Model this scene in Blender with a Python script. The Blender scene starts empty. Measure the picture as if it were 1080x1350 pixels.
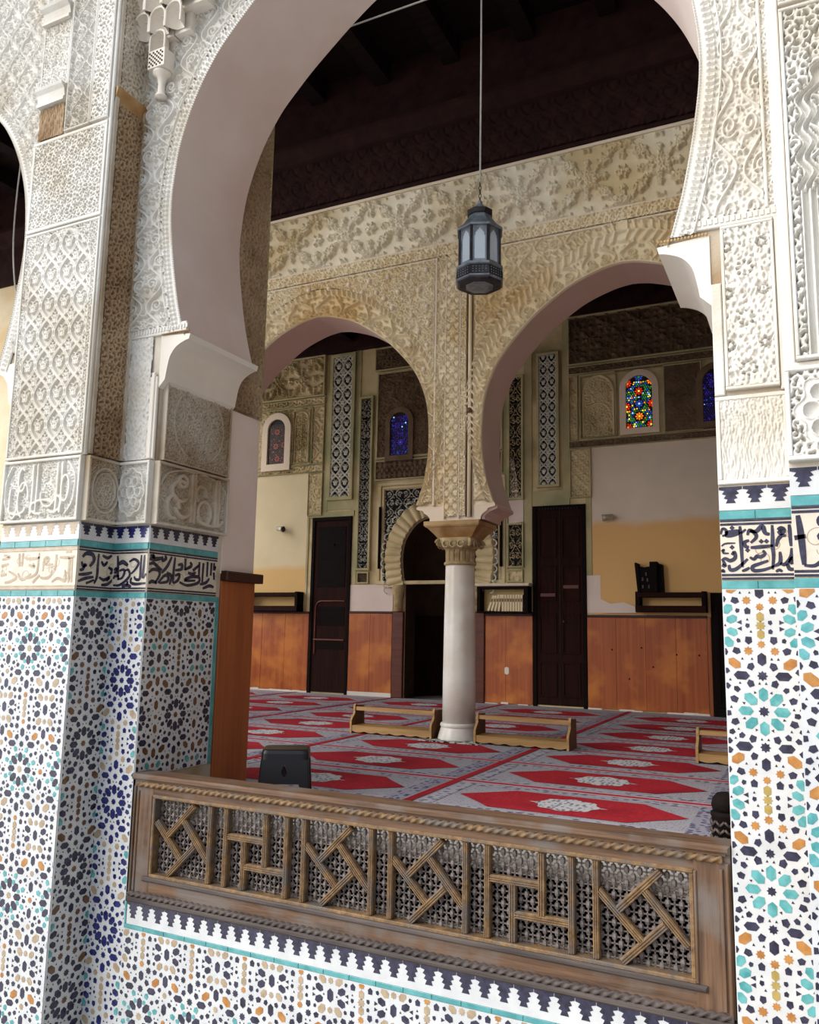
import bpy, math, random
import numpy as np
from mathutils import Vector, Matrix
SC = bpy.context.scene
COL = SC.collection
PI = math.pi
rnd = random.Random(7)

# ------------------------------------------------------------------ helpers
def lin(c):
    return tuple(((x/255)/12.92 if x/255 <= .04045 else ((x/255+.055)/1.055)**2.4) for x in c)

class MB:
    """collects polygons (with a material index) and links them as one mesh object"""
    def __init__(s): s.v=[]; s.f=[]; s.m=[]
    def poly(s, pts, m=0):
        b=len(s.v); s.v.extend([tuple(p) for p in pts]); s.f.append(tuple(range(b,b+len(pts)))); s.m.append(m)
    def add(s, vs, fs, m=0):
        b=len(s.v); s.v.extend([tuple(p) for p in vs])
        for f in fs: s.f.append(tuple(b+i for i in f)); s.m.append(m)
    def box(s, x0,x1,y0,y1,z0,z1, m=0):
        vs=[(x0,y0,z0),(x1,y0,z0),(x1,y1,z0),(x0,y1,z0),(x0,y0,z1),(x1,y0,z1),(x1,y1,z1),(x0,y1,z1)]
        s.add(vs,[(0,3,2,1),(4,5,6,7),(0,1,5,4),(1,2,6,5),(2,3,7,6),(3,0,4,7)],m)
    def obox(s, P, u0,u1,v0,v1,n0,n1, m=0, bev=0.0):
        if bev<=0:
            vs=[P(u,v,n) for (u,v,n) in [(u0,v0,n0),(u1,v0,n0),(u1,v1,n0),(u0,v1,n0),(u0,v0,n1),(u1,v0,n1),(u1,v1,n1),(u0,v1,n1)]]
            s.add(vs,[(0,3,2,1),(4,5,6,7),(0,1,5,4),(1,2,6,5),(2,3,7,6),(3,0,4,7)],m)
        else:
            b=bev
            r=[(u0,v0),(u1,v0),(u1,v1),(u0,v1)]
            q=[(u0+b,v0+b),(u1-b,v0+b),(u1-b,v1-b),(u0+b,v1-b)]
            vs=[P(u,v,n0) for u,v in r]+[P(u,v,n1-b) for u,v in r]+[P(u,v,n1) for u,v in q]
            fs=[(0,3,2,1),(8,9,10,11)]
            for i in range(4):
                j=(i+1)%4
                fs+= [(i,j,4+j,4+i),(4+i,4+j,8+j,8+i)]
            s.add(vs,fs,m)
    def frame(s, P, u0,u1,v0,v1,t,n0,n1,m=0,bev=0.0):
        s.obox(P,u0,u1,v0,v0+t,n0,n1,m,bev); s.obox(P,u0,u1,v1-t,v1,n0,n1,m,bev)
        s.obox(P,u0,u0+t,v0+t,v1-t,n0,n1,m,bev); s.obox(P,u1-t,u1,v0+t,v1-t,n0,n1,m,bev)
    def prism(s, pts2, f, a, b, m=0, cap=True):
        """extrude a 2-D outline: f(p,q,t) -> point, t from a to b"""
        n=len(pts2)
        vs=[f(p,q,a) for p,q in pts2]+[f(p,q,b) for p,q in pts2]
        fs=[(i,(i+1)%n,n+(i+1)%n,n+i) for i in range(n)]
        if cap: fs+=[tuple(range(n-1,-1,-1)),tuple(range(n,2*n))]
        s.add(vs,fs,m)
    def lathe(s, prof, c, n=32, m=0, a0=0.0, cap=True, sq=None):
        vs=[]; fs=[]
        for r,z in prof:
            for k in range(n):
                a=a0+2*PI*k/n
                vs.append((c[0]+r*math.cos(a),c[1]+r*math.sin(a),c[2]+z))
        for i in range(len(prof)-1):
            for k in range(n):
                k2=(k+1)%n
                fs.append((i*n+k,i*n+k2,(i+1)*n+k2,(i+1)*n+k))
        if cap:
            fs.append(tuple(range(n-1,-1,-1))); L=(len(prof)-1)*n; fs.append(tuple(range(L,L+n)))
        s.add(vs,fs,m)
    def tube(s, pts, r, n=8, m=0, cap=True, twist=None):
        pts=[Vector(p) for p in pts]; vs=[]; fs=[]; up=None
        for i,p in enumerate(pts):
            t=(pts[min(i+1,len(pts)-1)]-pts[max(i-1,0)]).normalized()
            if up is None:
                up=Vector((0,0,1)) if abs(t.z)<.9 else Vector((1,0,0))
            a=t.cross(up).normalized(); up=a.cross(t).normalized()
            rr=r[i] if isinstance(r,(list,tuple)) else r
            for k in range(n):
                th=2*PI*k/n
                q=rr*(twist(th,i) if twist else 1)
                vs.append(p+a*(q*math.cos(th))+up*(q*math.sin(th)))
        for i in range(len(pts)-1):
            for k in range(n):
                k2=(k+1)%n; fs.append((i*n+k,i*n+k2,(i+1)*n+k2,(i+1)*n+k))
        if cap:
            fs.append(tuple(range(n-1,-1,-1))); L=(len(pts)-1)*n; fs.append(tuple(range(L,L+n)))
        s.add(vs,fs,m)
    def ball(s, c, r, n=8, k=5, m=0, sc=(1,1,1)):
        prof=[(max(1e-4,math.sin(PI*i/k)),-math.cos(PI*i/k)) for i in range(k+1)]
        vs=[];fs=[]
        for rr,z in prof:
            for j in range(n):
                a=2*PI*j/n; vs.append((c[0]+r*sc[0]*rr*math.cos(a),c[1]+r*sc[1]*rr*math.sin(a),c[2]+r*sc[2]*z))
        for i in range(k):
            for j in range(n):
                j2=(j+1)%n; fs.append((i*n+j,i*n+j2,(i+1)*n+j2,(i+1)*n+j))
        s.add(vs,fs,m)
    def ribbon(s, P, pts, w, n, m=0, close=False):
        """a brush stroke on plane P: smoothed polyline of width w, raised to n"""
        p=smooth(pts); c=len(p); L=[];R=[]
        for i in range(c):
            a=p[max(i-1,0)]; b=p[min(i+1,c-1)]
            dx,dy=b[0]-a[0],b[1]-a[1]; l=math.hypot(dx,dy) or 1
            k=min(1,.55+.45*math.sin(PI*min(1,max(0,(i+.6)/c))))
            ww=w*k/2
            L.append((p[i][0]-dy/l*ww,p[i][1]+dx/l*ww)); R.append((p[i][0]+dy/l*ww,p[i][1]-dx/l*ww))
        for i in range(c-1):
            s.poly([P(*R[i],n),P(*R[i+1],n),P(*L[i+1],n),P(*L[i],n)],m)
    def build(s, name, mats, parent=None, smooth=False):
        me=bpy.data.meshes.new(name); me.from_pydata(s.v,[],s.f)
        return link(name,me,mats,parent,s.m,smooth)

def smooth(pts, k=4):
    if len(pts)<3: 
        return [tuple(pts[0]),tuple(pts[-1])] if len(pts)==2 else pts
    out=[]
    P=[pts[0]]+list(pts)+[pts[-1]]
    for i in range(1,len(P)-2):
        a,b,c,d=P[i-1],P[i],P[i+1],P[i+2]
        for j in range(k):
            t=j/k
            out.append(tuple(.5*((2*b[q])+(-a[q]+c[q])*t+(2*a[q]-5*b[q]+4*c[q]-d[q])*t*t+(-a[q]+3*b[q]-3*c[q]+d[q])*t**3) for q in range(len(b))))
    out.append(tuple(pts[-1])); return out

def link(name, me, mats, parent=None, mi=None, smooth=False):
    if not isinstance(mats,(list,tuple)): mats=[mats]
    for m in mats: me.materials.append(m)
    n=len(me.polygons)
    if mi is not None and len(mats)>1:
        me.polygons.foreach_set('material_index',np.asarray(mi,dtype=np.int32))
    if smooth: me.polygons.foreach_set('use_smooth',np.ones(n,dtype=bool))
    me.update()
    o=bpy.data.objects.new(name,me); COL.objects.link(o)
    if parent is not None:
        o.parent=parent; o.matrix_parent_inverse=Matrix.Translation(-world_loc(parent))
    return o
def world_loc(o):
    return Vector(o.location) if o.type=='EMPTY' else Vector((0,0,0))
def tag(o, label, cat, group=None, kind=None):
    o['label']=label; o['category']=cat
    if group: o['group']=group
    if kind: o['kind']=kind
    return o
def empty(name, loc, label, cat, group=None, kind=None):
    o=bpy.data.objects.new(name,None); o.empty_display_size=.1; COL.objects.link(o); o.location=loc
    return tag(o,label,cat,group,kind)
def copy_tree(o, parent=None):
    c=o.copy(); COL.objects.link(c)
    if parent is not None:
        c.parent=parent; c.matrix_parent_inverse=o.matrix_parent_inverse.copy()
    for ch in list(o.children): copy_tree(ch,c)
    return c

def plane(o,U,V,N):
    o,U,V,N=[np.array(x,float) for x in (o,U,V,N)]
    def P(u,v,n=0.0): return tuple(o+U*u+V*v+N*n)
    P.o,P.U,P.V,P.N=o,U,V,N
    return P
def front(y): return plane((0,y,0),(1,0,0),(0,0,1),(0,-1,0))
def east(x): return plane((x,0,0),(0,1,0),(0,0,1),(1,0,0))      # faces +X, u = Y

# ------------------------------------------------------------------ carved relief
def grid_mesh(name, pos, mats, parent, keep=None, mi=None):
    """pos: (nv,nu,3) array of points"""
    nv,nu=pos.shape[:2]
    idx=np.arange(nv*nu).reshape(nv,nu)
    q=np.stack([idx[:-1,:-1],idx[:-1,1:],idx[1:,1:],idx[1:,:-1]],-1).reshape(-1,4)
    if keep is not None:
        k=keep.reshape(-1); q=q[k]
        if mi is not None: mi=mi.reshape(-1)[k]
    elif mi is not None: mi=mi.reshape(-1)
    V=pos.reshape(-1,3).astype(np.float32)
    me=bpy.data.meshes.new(name)
    me.vertices.add(len(V)); me.vertices.foreach_set('co',V.ravel())
    me.loops.add(q.size); me.loops.foreach_set('vertex_index',q.astype(np.int32).ravel())
    me.polygons.add(len(q)); me.polygons.foreach_set('loop_start',np.arange(0,q.size,4,dtype=np.int32))
    me.update(calc_edges=True); me.validate()
    return link(name,me,mats,parent,mi)
def relief(name, P, u0,u1,v0,v1, cell, f, depth, mats, parent, mask=None, thr=None, n0=.003):
    nu=max(2,int(round((u1-u0)/cell))+1); nv=max(2,int(round((v1-v0)/cell))+1)
    U,V=np.meshgrid(np.linspace(u0,u1,nu),np.linspace(v0,v1,nv))
    H=np.clip(f(U,V),0,1)
    pos=P.o+U[...,None]*P.U+V[...,None]*P.V+(n0+H*depth)[...,None]*P.N
    c=lambda A:(A[:-1,:-1]+A[1:,:-1]+A[:-1,1:]+A[1:,1:])/4
    keep=mask(c(U),c(V)) if mask is not None else None
    mi=(c(H)<thr).astype(np.int32) if thr is not None else None
    return grid_mesh(name,pos,mats,parent,keep,mi)

def stamp(T, pts, r, soft=1.5, wrap=True):
    k=int(math.ceil(r+soft))+1
    y,x=np.mgrid[-k:k+1,-k:k+1]
    Hh,W=T.shape
    for px,py in pts:
        ix,iy=int(round(px)),int(round(py))
        d=np.hypot(x-(px-ix),y-(py-iy)); h=np.clip((r+soft-d)/(2*soft),0,1)
        ys=iy+y; xs=ix+x
        if wrap:
            ys=ys%Hh; xs=xs%W; T[ys,xs]=np.maximum(T[ys,xs],h)
        else:
            ok=(ys>=0)&(ys<Hh)&(xs>=0)&(xs<W)
            T[ys[ok],xs[ok]]=np.maximum(T[ys[ok],xs[ok]],h[ok])
def dense(pts, step=.8):
    out=[]
    for a,b in zip(pts[:-1],pts[1:]):
        n=max(1,int(math.hypot(b[0]-a[0],b[1]-a[1])/step))
        for i in range(n): out.append((a[0]+(b[0]-a[0])*i/n,a[1]+(b[1]-a[1])*i/n))
    out.append(pts[-1]); return out
def spiral(cx,cy,R,a0,turns,sgn=1,n=40):
    return [(cx+(R*(1-.78*i/n))*math.cos(a0+sgn*2*PI*turns*i/n),cy+(R*(1-.78*i/n))*math.sin(a0+sgn*2*PI*turns*i/n)) for i in range(n+1)]
def tile_scroll(seed=1,W=80,H=160,r=3.2):
    """a vine with spirals and leaves, mirrored left to right, repeating"""
    R=random.Random(seed); T=np.zeros((H,W))
    stamp(T,dense([(W*(.5+.38*math.sin(2*PI*i/40)),H*i/40) for i in range(41)]),r)
    for cx,cy,s in ((.34,.27,1),(.66,.77,-1)):
        stamp(T,dense(spiral(W*cx,H*cy,W*.29,R.random()*6,1.5,s)),r*.9)
    for i in range(26):
        x,y=R.random()*W,R.random()*H
        if T[int(y)%H,int(x)%W]>.2: continue
        a=R.random()*6.3; q=R.uniform(5,9)
        stamp(T,dense([(x+q*math.cos(a+t*.5)*(.4+.1*t),y+q*math.sin(a+t*.5)*(.4+.1*t)) for t in range(6)]),r*.72)
    return np.concatenate([T,T[:,::-1]],1)
def tile_hooks(seed=2,N=128,n=150,r=2.6,lo=5,hi=9):
    R=random.Random(seed); T=np.zeros((N,N))
    for i in range(n*3):
        x,y=R.random()*N,R.random()*N
        if T[int(y),int(x)]>.05: continue
        a=R.random()*6.3; q=R.uniform(lo,hi); s=R.choice((-1,1))
        stamp(T,dense([(x+q*math.cos(a+s*t*.42)*(1-.05*t),y+q*math.sin(a+s*t*.42)*(1-.05*t)) for t in range(11)]),r)
        n-=1
        if n<0: break
    return T
def tile_ogee(seed=3,W=140,H=200,r=3.3,double=True):
    """ogee lozenge net with a palmette in each cell"""
    R=random.Random(seed); T=np.zeros((H,W))
    for s in (1,-1):
        for off in (-.028,.028) if double else (0,):
            stamp(T,dense([(W*(.25+off+s*.25*math.cos(2*PI*i/60))+0,H*i/60) for i in range(61)]),r)
            stamp(T,dense([(W*(.75+off+s*.25*math.cos(2*PI*i/60))+0,H*i/60) for i in range(61)]),r)
    for cx,cy in ((.25,0),(.25,.5),(.75,0),(.75,.5),(0,.25),(.5,.25),(0,.75),(.5,.75)):
        X,Y=W*cx,H*cy
        stamp(T,dense([(X,Y-18),(X,Y+16)]),r*1.0)
        for m in (1,-1):
            stamp(T,dense(spiral(X+m*9,Y+6,8,PI/2-m*.5,1.0,-m)),r*.95)
            stamp(T,dense(spiral(X+m*8,Y-11,7,PI/2-m*.5,1.0,m)),r*.95)
            stamp(T,dense([(X+m*3,Y+17),(X+m*10,Y+22)]),r*.7)
    return T
def tile_lattice(N=96,r=2.6,n=3):
    T=np.zeros((N,N)); p=N/n
    for i in range(n):
        for j in range(n):
            x,y=(i+.5)*p,(j+.5)*p
            stamp(T,dense([(x+p*.36*math.cos(a*PI/4),y+p*.36*math.sin(a*PI/4)) for a in range(9)]),r)
            stamp(T,dense([(x+p*.36,y),(x+p*.64,y)]),r); stamp(T,dense([(x,y+p*.36),(x,y+p*.64)]),r)
            stamp(T,[(x,y)],r)
            stamp(T,dense([(x+p*.5-6,y+p*.5-6),(x+p*.5+6,y+p*.5+6)]),r*.8); stamp(T,dense([(x+p*.5-6,y+p*.5+6),(x+p*.5+6,y+p*.5-6)]),r*.8)
    return T
def tile_rosettes(N=256):
    """big interlaced flowers on plain ground"""
    y,x=np.mgrid[0:N,0:N]/N; T=np.zeros((N,N))
    def fl(cx,cy,R,k,amp=1.0,rings=2):
        nonlocal T
        dx=(x-cx+.5)%1-.5; dy=(y-cy+.5)%1-.5; r=np.hypot(dx,dy)/R; a=np.arctan2(dy,dx)
        edge=1-.18*(1-np.cos(k*a))/2*2
        body=np.clip((edge-r)*9,0,1)
        petals=.55+.45*np.cos(rings*2*PI*r)*np.cos(k*a*.5)**2
        T=np.maximum(T,amp*body*np.clip(petals,.12,1))
    def lz(cx,cy,ang,L,Wd):
        nonlocal T
        dx=(x-cx+.5)%1-.5; dy=(y-cy+.5)%1-.5
        u=(dx*math.cos(ang)+dy*math.sin(ang))/L; v=(-dx*math.sin(ang)+dy*math.cos(ang))/Wd
        q=np.abs(u)**1.6+np.abs(v)**1.6
        T=np.maximum(T,np.clip((1-q*(1+.25*np.cos(7*np.arctan2(v,u))))*6,0,1))
    fl(.5,.5,.235,8); fl(0,0,.235,8)
    for cx,cy in ((.5,0),(0,.5)): fl(cx,cy,.105,6,.9,1)
    for cx,cy,a in ((.25,.25,PI/4),(.75,.75,PI/4),(.25,.75,-PI/4),(.75,.25,-PI/4)): lz(cx,cy,a,.13,.09)
    for i in range(1):
        for cx,cy in ((.5,.25),(.5,.75),(.25,.5),(.75,.5),(0,.25),(0,.75),(.25,0),(.75,0)): fl(cx,cy,.062,5,.8,1)
    return np.where(T>.08,np.clip(.25+.2*T+.6*HOOKF,0,1),0)
def tfn(T,pu,pv,ou=0.0,ov=0.0,warp=0.0):
    H,W=T.shape
    def f(U,V):
        if warp: U=U+warp*np.sin(V*37)+warp*np.sin(V*11+U*5); V=V+warp*np.sin(U*31)
        x=((U-ou)/pu%1)*W; y=((V-ov)/pv%1)*H
        x0=np.floor(x).astype(int); y0=np.floor(y).astype(int); fx=x-x0; fy=y-y0
        x0%=W; y0%=H; x1=(x0+1)%W; y1=(y0+1)%H
        return (T[y0,x0]*(1-fx)+T[y0,x1]*fx)*(1-fy)+(T[y1,x0]*(1-fx)+T[y1,x1]*fx)*fy
    return f
def panel_tex(strokes, w, h, ppm=420, base=None, r=.009):
    """raise a set of strokes (in metres on the panel) over a finer ground"""
    W,H=int(w*ppm),int(h*ppm); T=np.zeros((H,W))
    for st in strokes:
        rr=r
        if isinstance(st,tuple): st,rr=st
        stamp(T,dense([(p[0]*ppm,p[1]*ppm) for p in smooth(st)]),rr*ppm,1.2,False)
    def f(U,V):
        x=np.clip((U*ppm).astype(int),0,W-1); y=np.clip((V*ppm).astype(int),0,H-1)
        t=T[y,x]
        return np.maximum(t,base(U,V)*.45*(1-np.clip(t*2,0,1))) if base is not None else t
    return f
HOOKF=tile_hooks(31,256,420,2.6,5,9)
SCROLL=tile_scroll(1); SCROLL2=tile_scroll(5,r=3.6); HOOK=tile_hooks(2); HOOK2=tile_hooks(9,N=128,n=90,r=3.4,lo=8,hi=14)
OGEE=tile_ogee(3); OGEE1=tile_ogee(4,W=120,H=170,r=4.2,double=False); LATT=tile_lattice(); ROSE=tile_rosettes()
# ------------------------------------------------------------------ materials
def mat(name, c1, c2=None, scale=4.0, rough=.85, bump=0.0, bscale=60.0, spec=.4, metal=0.0, stretch=None, contrast=(.35,.65), detail=4.0, c3=None, scale3=.8, coord='Object'):
    m=bpy.data.materials.new(name); m.use_nodes=True; nt=m.node_tree; N=nt.nodes; L=nt.links
    b=N['Principled BSDF']; b.inputs['Roughness'].default_value=rough; b.inputs['Metallic'].default_value=metal
    b.inputs['Specular IOR Level'].default_value=spec
    c1=(*lin(c1),1); c2=(*lin(c2),1) if c2 else c1
    tc=N.new('ShaderNodeTexCoord'); src=tc.outputs[coord]
    if stretch:
        mp=N.new('ShaderNodeMapping'); mp.inputs['Scale'].default_value=stretch; L.new(src,mp.inputs['Vector']); src=mp.outputs['Vector']
    n=N.new('ShaderNodeTexNoise'); n.inputs['Scale'].default_value=scale; n.inputs['Detail'].default_value=detail; n.inputs['Roughness'].default_value=.6
    L.new(src,n.inputs['Vector'])
    r=N.new('ShaderNodeValToRGB'); r.color_ramp.elements[0].position=contrast[0]; r.color_ramp.elements[1].position=contrast[1]
    r.color_ramp.elements[0].color=c1; r.color_ramp.elements[1].color=c2
    L.new(n.outputs['Fac'],r.inputs['Fac']); out=r.outputs['Color']
    if c3:
        n3=N.new('ShaderNodeTexNoise'); n3.inputs['Scale'].default_value=scale3; n3.inputs['Detail'].default_value=5; L.new(tc.outputs['Object'],n3.inputs['Vector'])
        r3=N.new('ShaderNodeValToRGB'); r3.color_ramp.elements[0].position=.48; r3.color_ramp.elements[1].position=.64
        L.new(n3.outputs['Fac'],r3.inputs['Fac'])
        mx=N.new('ShaderNodeMix'); mx.data_type='RGBA'; L.new(r3.outputs['Color'],mx.inputs[0]); L.new(out,mx.inputs[6]); mx.inputs[7].default_value=(*lin(c3),1); out=mx.outputs[2]
    L.new(out,b.inputs['Base Color'])
    if bump:
        nb=N.new('ShaderNodeTexNoise'); nb.inputs['Scale'].default_value=bscale; nb.inputs['Detail'].default_value=5; L.new(src,nb.inputs['Vector'])
        bp=N.new('ShaderNodeBump'); bp.inputs['Strength'].default_value=bump; bp.inputs['Distance'].default_value=.01
        L.new(nb.outputs['Fac'],bp.inputs['Height']); L.new(bp.outputs['Normal'],b.inputs['Normal'])
    return m
M={}
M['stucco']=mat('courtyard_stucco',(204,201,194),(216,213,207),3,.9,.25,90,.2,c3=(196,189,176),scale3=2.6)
M['stucco_grey']=mat('grey_beige_stucco',(176,164,146),(204,196,182),4,.9,.25,90,.2,c3=(150,128,100),scale3=2.0)  # greyer mix for masonry cores and side faces
M['stucco_brown']=mat('brown_stucco',(150,126,98),(178,156,128),4,.9,.25,90,.2,c3=(124,98,70),scale3=2.0)  # browner mix for the step face, worn strip and hall side of the pier
M['plaster_white']=mat('white_plaster',(210,202,190),(220,213,203),2,.75,.1,40,.3)
M['soffit']=mat('arch_soffit_plaster',(208,192,184),(218,204,196),1.2,.8,.06,20,.25,c3=(202,180,170),scale3=1.0)
M['zb']=mat('brown_glazed_tile',(84,58,36),(112,80,52),25,.22,.1,20,.5)
M['plaster_pink']=mat('pale_pink_plaster',(214,196,184),(222,206,196),2,.8,.08,30,.25)
M['hall_stucco']=mat('hall_stucco',(222,204,168),(234,220,190),3,.9,.2,90,.2,c3=(214,186,138),scale3=1.5)
M['hall_smooth']=mat('hall_smooth_plaster',(220,202,178),(228,212,190),2,.8,.05,30,.25)
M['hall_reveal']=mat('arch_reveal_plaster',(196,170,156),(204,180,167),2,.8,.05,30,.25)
M['frieze']=mat('frieze_stucco',(222,210,184),(234,226,206),3,.9,.2,90,.2,c3=(204,184,144),scale3=1.5)
M['back_stucco']=mat('back_wall_stucco',(200,180,136),(214,198,160),3,.9,.2,70,.2,c3=(150,134,96),scale3=1.2)
M['back_plain']=mat('back_wall_plain_strips',(172,162,120),(188,176,138),3,.85,.1,50,.2,c3=(150,150,112),scale3=1.6)
M['ridge_pale']=mat('pale_carved_ridges',(196,196,184),(214,212,198),5,.85,0,40,.2)
M['ground_dark']=mat('dark_painted_ground',(24,26,32),(44,42,44),6,.85,0,40,.2)
M['ground_brown']=mat('brown_painted_ground',(70,58,44),(90,76,58),6,.85,0,40,.2)
M['back_brown']=mat('shade_brown_stucco',(96,78,62),(122,102,80),4,.9,.2,70,.2)  # dimness of the upper back wall put into a dark brown colour
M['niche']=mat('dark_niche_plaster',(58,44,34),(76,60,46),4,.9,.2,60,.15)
M['zw']=mat('white_glazed_tile',(188,189,190),(202,202,202),9,.22,.12,14,.5)
M['zn']=mat('dark_glazed_tile',(24,22,40),(52,50,74),30,.2,.1,20,.5)
M['zk']=mat('navy_glazed_tile',(22,24,70),(40,46,104),30,.2,.1,20,.5)
M['zt']=mat('turquoise_glazed_tile',(62,134,136),(98,164,166),25,.22,.1,20,.5)
M['zo']=mat('ochre_glazed_tile',(152,98,42),(178,126,66),25,.25,.1,20,.5)
M['zy']=mat('olive_glazed_tile',(146,122,56),(166,144,84),25,.25,.1,20,.5)
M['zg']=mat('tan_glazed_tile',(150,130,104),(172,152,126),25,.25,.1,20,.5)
M['zc']=mat('cream_lettering_ground',(192,182,166),(206,196,180),20,.3,.1,20,.45)
M['teal_band']=mat('turquoise_border_tile',(62,132,134),(92,158,160),14,.22,.1,16,.5)
def wood(name,a,b,rough=.5,st=(3,30,30),c3=None,sc=1.6,contrast=(.3,.7),spec=.35): return mat(name,a,b,1.0,rough,.25,3.0,spec,stretch=st,contrast=contrast,c3=c3,scale3=sc,detail=6)
M['rail']=wood('weathered_brown_wood',(66,46,34),(118,88,64),.6,(2.5,40,40),(104,92,84),5)
M['rail_v']=wood('weathered_brown_wood_upright',(66,46,34),(118,88,64),.6,(40,40,2.5),(104,92,84),5)
M['rail_gold']=wood('golden_worn_wood',(84,62,42),(140,110,74),.55,(30,30,30),(96,86,78),9)
M['rail_dark']=wood('dark_grey_wood',(50,42,40),(92,80,74),.6,(2.5,40,40))
M['lattice']=wood('lattice_wood',(72,64,60),(118,108,104),.45,(30,30,30))
M['door']=wood('dark_door_wood',(24,10,7),(46,19,13),.8,(30,30,1.6),spec=.12)
M['door_red']=wood('red_brown_door_wood',(70,28,15),(100,42,22),.45,(3,30,30))
M['black_wood']=wood('black_brown_wood',(13,8,7),(23,15,12),.8,(3,30,30),spec=.1)
M['ceiling']=wood('dark_ceiling_wood',(19,12,12),(33,22,20),.8,(2,20,20),spec=.1)
M['ceiling_relief']=wood('dark_carved_wood',(32,17,16),(50,28,24),.8,(8,8,8),spec=.12)
M['wains']=mat('orange_brown_plywood',(140,64,24),(172,92,42),1.0,.42,.04,3,.35,stretch=(22,22,.5),contrast=(.3,.7),c3=(190,112,44),scale3=2.4)
M['wains_cap']=wood('dark_red_wood_cap',(46,18,10),(64,28,15),.45,(2,30,30))
M['box_wood']=mat('hall_pier_plywood',(132,66,30),(164,92,48),1.0,.5,.04,3,.35,stretch=(16,16,1.0),contrast=(.3,.7))
M['pine']=wood('pale_varnished_wood',(148,112,66),(182,144,92),.5,(2,26,26))
M['pine_dark']=wood('dark_varnished_wood',(82,52,30),(112,76,44),.5,(26,26,2))
M['marble']=mat('cream_marble',(214,206,192),(230,226,218),2.5,.3,.04,10,.5,c3=(196,182,158),scale3=1.6)
M['capital']=mat('aged_capital_stone',(158,136,96),(190,170,130),7,.7,.3,50,.3,c3=(120,98,62),scale3=5)
M['abacus']=mat('ochre_abacus_stone',(156,126,84),(182,152,106),5,.7,.2,50,.3,c3=(140,100,56),scale3=4)
M['metal']=mat('grey_lantern_metal',(108,118,128),(150,158,166),12,.45,.1,30,.5,metal=.45)
M['metal_dark']=mat('dark_lantern_metal',(34,34,38),(64,64,68),14,.5,.2,40,.5,metal=.5)
M['chrome']=mat('spotlight_metal',(168,160,146),(196,188,172),12,.35,0,30,.5,metal=.3)
M['cord']=mat('pale_cord',(170,168,162),(190,188,182),12,.7)
M['black_plastic']=mat('black_plastic',(8,8,12),(13,13,18),6,.4,.03,30,.5)
M['paper']=mat('cream_book_cover',(206,186,146),(222,204,168),9,.6)
M['paper_dark']=mat('brown_book_title',(96,66,40),(120,86,54),9,.6)
M['shelf_back']=mat('ochre_shelf_back',(196,168,112),(208,182,130),6,.8)
M['floor_stone']=mat('pale_courtyard_marble',(168,164,156),(184,180,174),1.5,.4,.03,10,.4)
M['conduit']=mat('dark_brown_colonette',(70,46,26),(104,74,44),6,.6)
M['purple']=mat('deep_purple_cloth',(46,24,78),(60,34,96),6,.9)
def plain_wall(name, top, low, z0, amp):
    """plaster painted pale above and washed with ochre below an uneven line"""
    m=mat(name,top,tuple(min(255,c+8) for c in top),2,.85,.06,30,.2); nt=m.node_tree;N=nt.nodes;L=nt.links
    b=N['Principled BSDF']; src=b.inputs['Base Color'].links[0].from_socket
    tc=N.new('ShaderNodeTexCoord'); sx=N.new('ShaderNodeSeparateXYZ'); L.new(tc.outputs['Object'],sx.inputs[0])
    ns=N.new('ShaderNodeTexNoise'); ns.inputs['Scale'].default_value=1.3; ns.inputs['Detail'].default_value=3; L.new(tc.outputs['Object'],ns.inputs['Vector'])
    ma=N.new('ShaderNodeMath'); ma.operation='MULTIPLY_ADD'; L.new(ns.outputs['Fac'],ma.inputs[0]); ma.inputs[1].default_value=amp; L.new(sx.outputs['Z'],ma.inputs[2])
    mr=N.new('ShaderNodeMapRange'); mr.inputs[1].default_value=z0+amp*.5-.03; mr.inputs[2].default_value=z0+amp*.5+.07; L.new(ma.outputs[0],mr.inputs[0])
    mx=N.new('ShaderNodeMix'); mx.data_type='RGBA'; L.new(mr.outputs[0],mx.inputs[0]); mx.inputs[6].default_value=(*lin(low),1); L.new(src,mx.inputs[7])
    L.new(mx.outputs[2],b.inputs['Base Color']); return m
M['wash']=plain_wall('plaster_with_ochre_wash',(214,198,178),(220,176,116),2.26,.22)
M['wash_left']=plain_wall('plaster_with_yellow_wash',(212,196,160),(216,178,120),1.78,.16)
# carpet
def speckle(name, base, dark, sx, sy, thr):
    m=bpy.data.materials.new(name); m.use_nodes=True; nt=m.node_tree;N=nt.nodes;L=nt.links; b=N['Principled BSDF']
    b.inputs['Roughness'].default_value=.95; b.inputs['Specular IOR Level'].default_value=.1
    tc=N.new('ShaderNodeTexCoord'); mp=N.new('ShaderNodeMapping'); mp.inputs['Scale'].default_value=(sx,sy,1); L.new(tc.outputs['Object'],mp.inputs[0])
    v=N.new('ShaderNodeTexVoronoi'); v.inputs['Scale'].default_value=1; v.inputs['Randomness'].default_value=.55; L.new(mp.outputs[0],v.inputs['Vector'])
    r=N.new('ShaderNodeValToRGB'); r.color_ramp.elements[0].position=thr; r.color_ramp.elements[1].position=thr+.12
    r.color_ramp.elements[0].color=(*lin(dark),1); r.color_ramp.elements[1].color=(*lin(base),1); L.new(v.outputs['Distance'],r.inputs[0]); L.new(r.outputs[0],b.inputs['Base Color'])
    return m
M['c_red']=mat('carpet_red_pile',(150,32,42),(174,44,54),40,.95,.2,200,.1,c3=(140,30,40),scale3=2)
M['c_rose']=mat('carpet_rose_stripe',(150,24,44),(176,44,62),40,.95,.2,200,.1)
M['c_pale']=mat('carpet_pale_stripe',(176,150,158),(196,172,176),40,.95,.2,200,.1)
M['c_grey']=speckle('carpet_grey_ground',(158,154,160),(104,102,120),60,60,.2)
M['c_border']=speckle('carpet_navy_flecked_border',(164,160,168),(62,58,86),18,38,.3)
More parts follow.
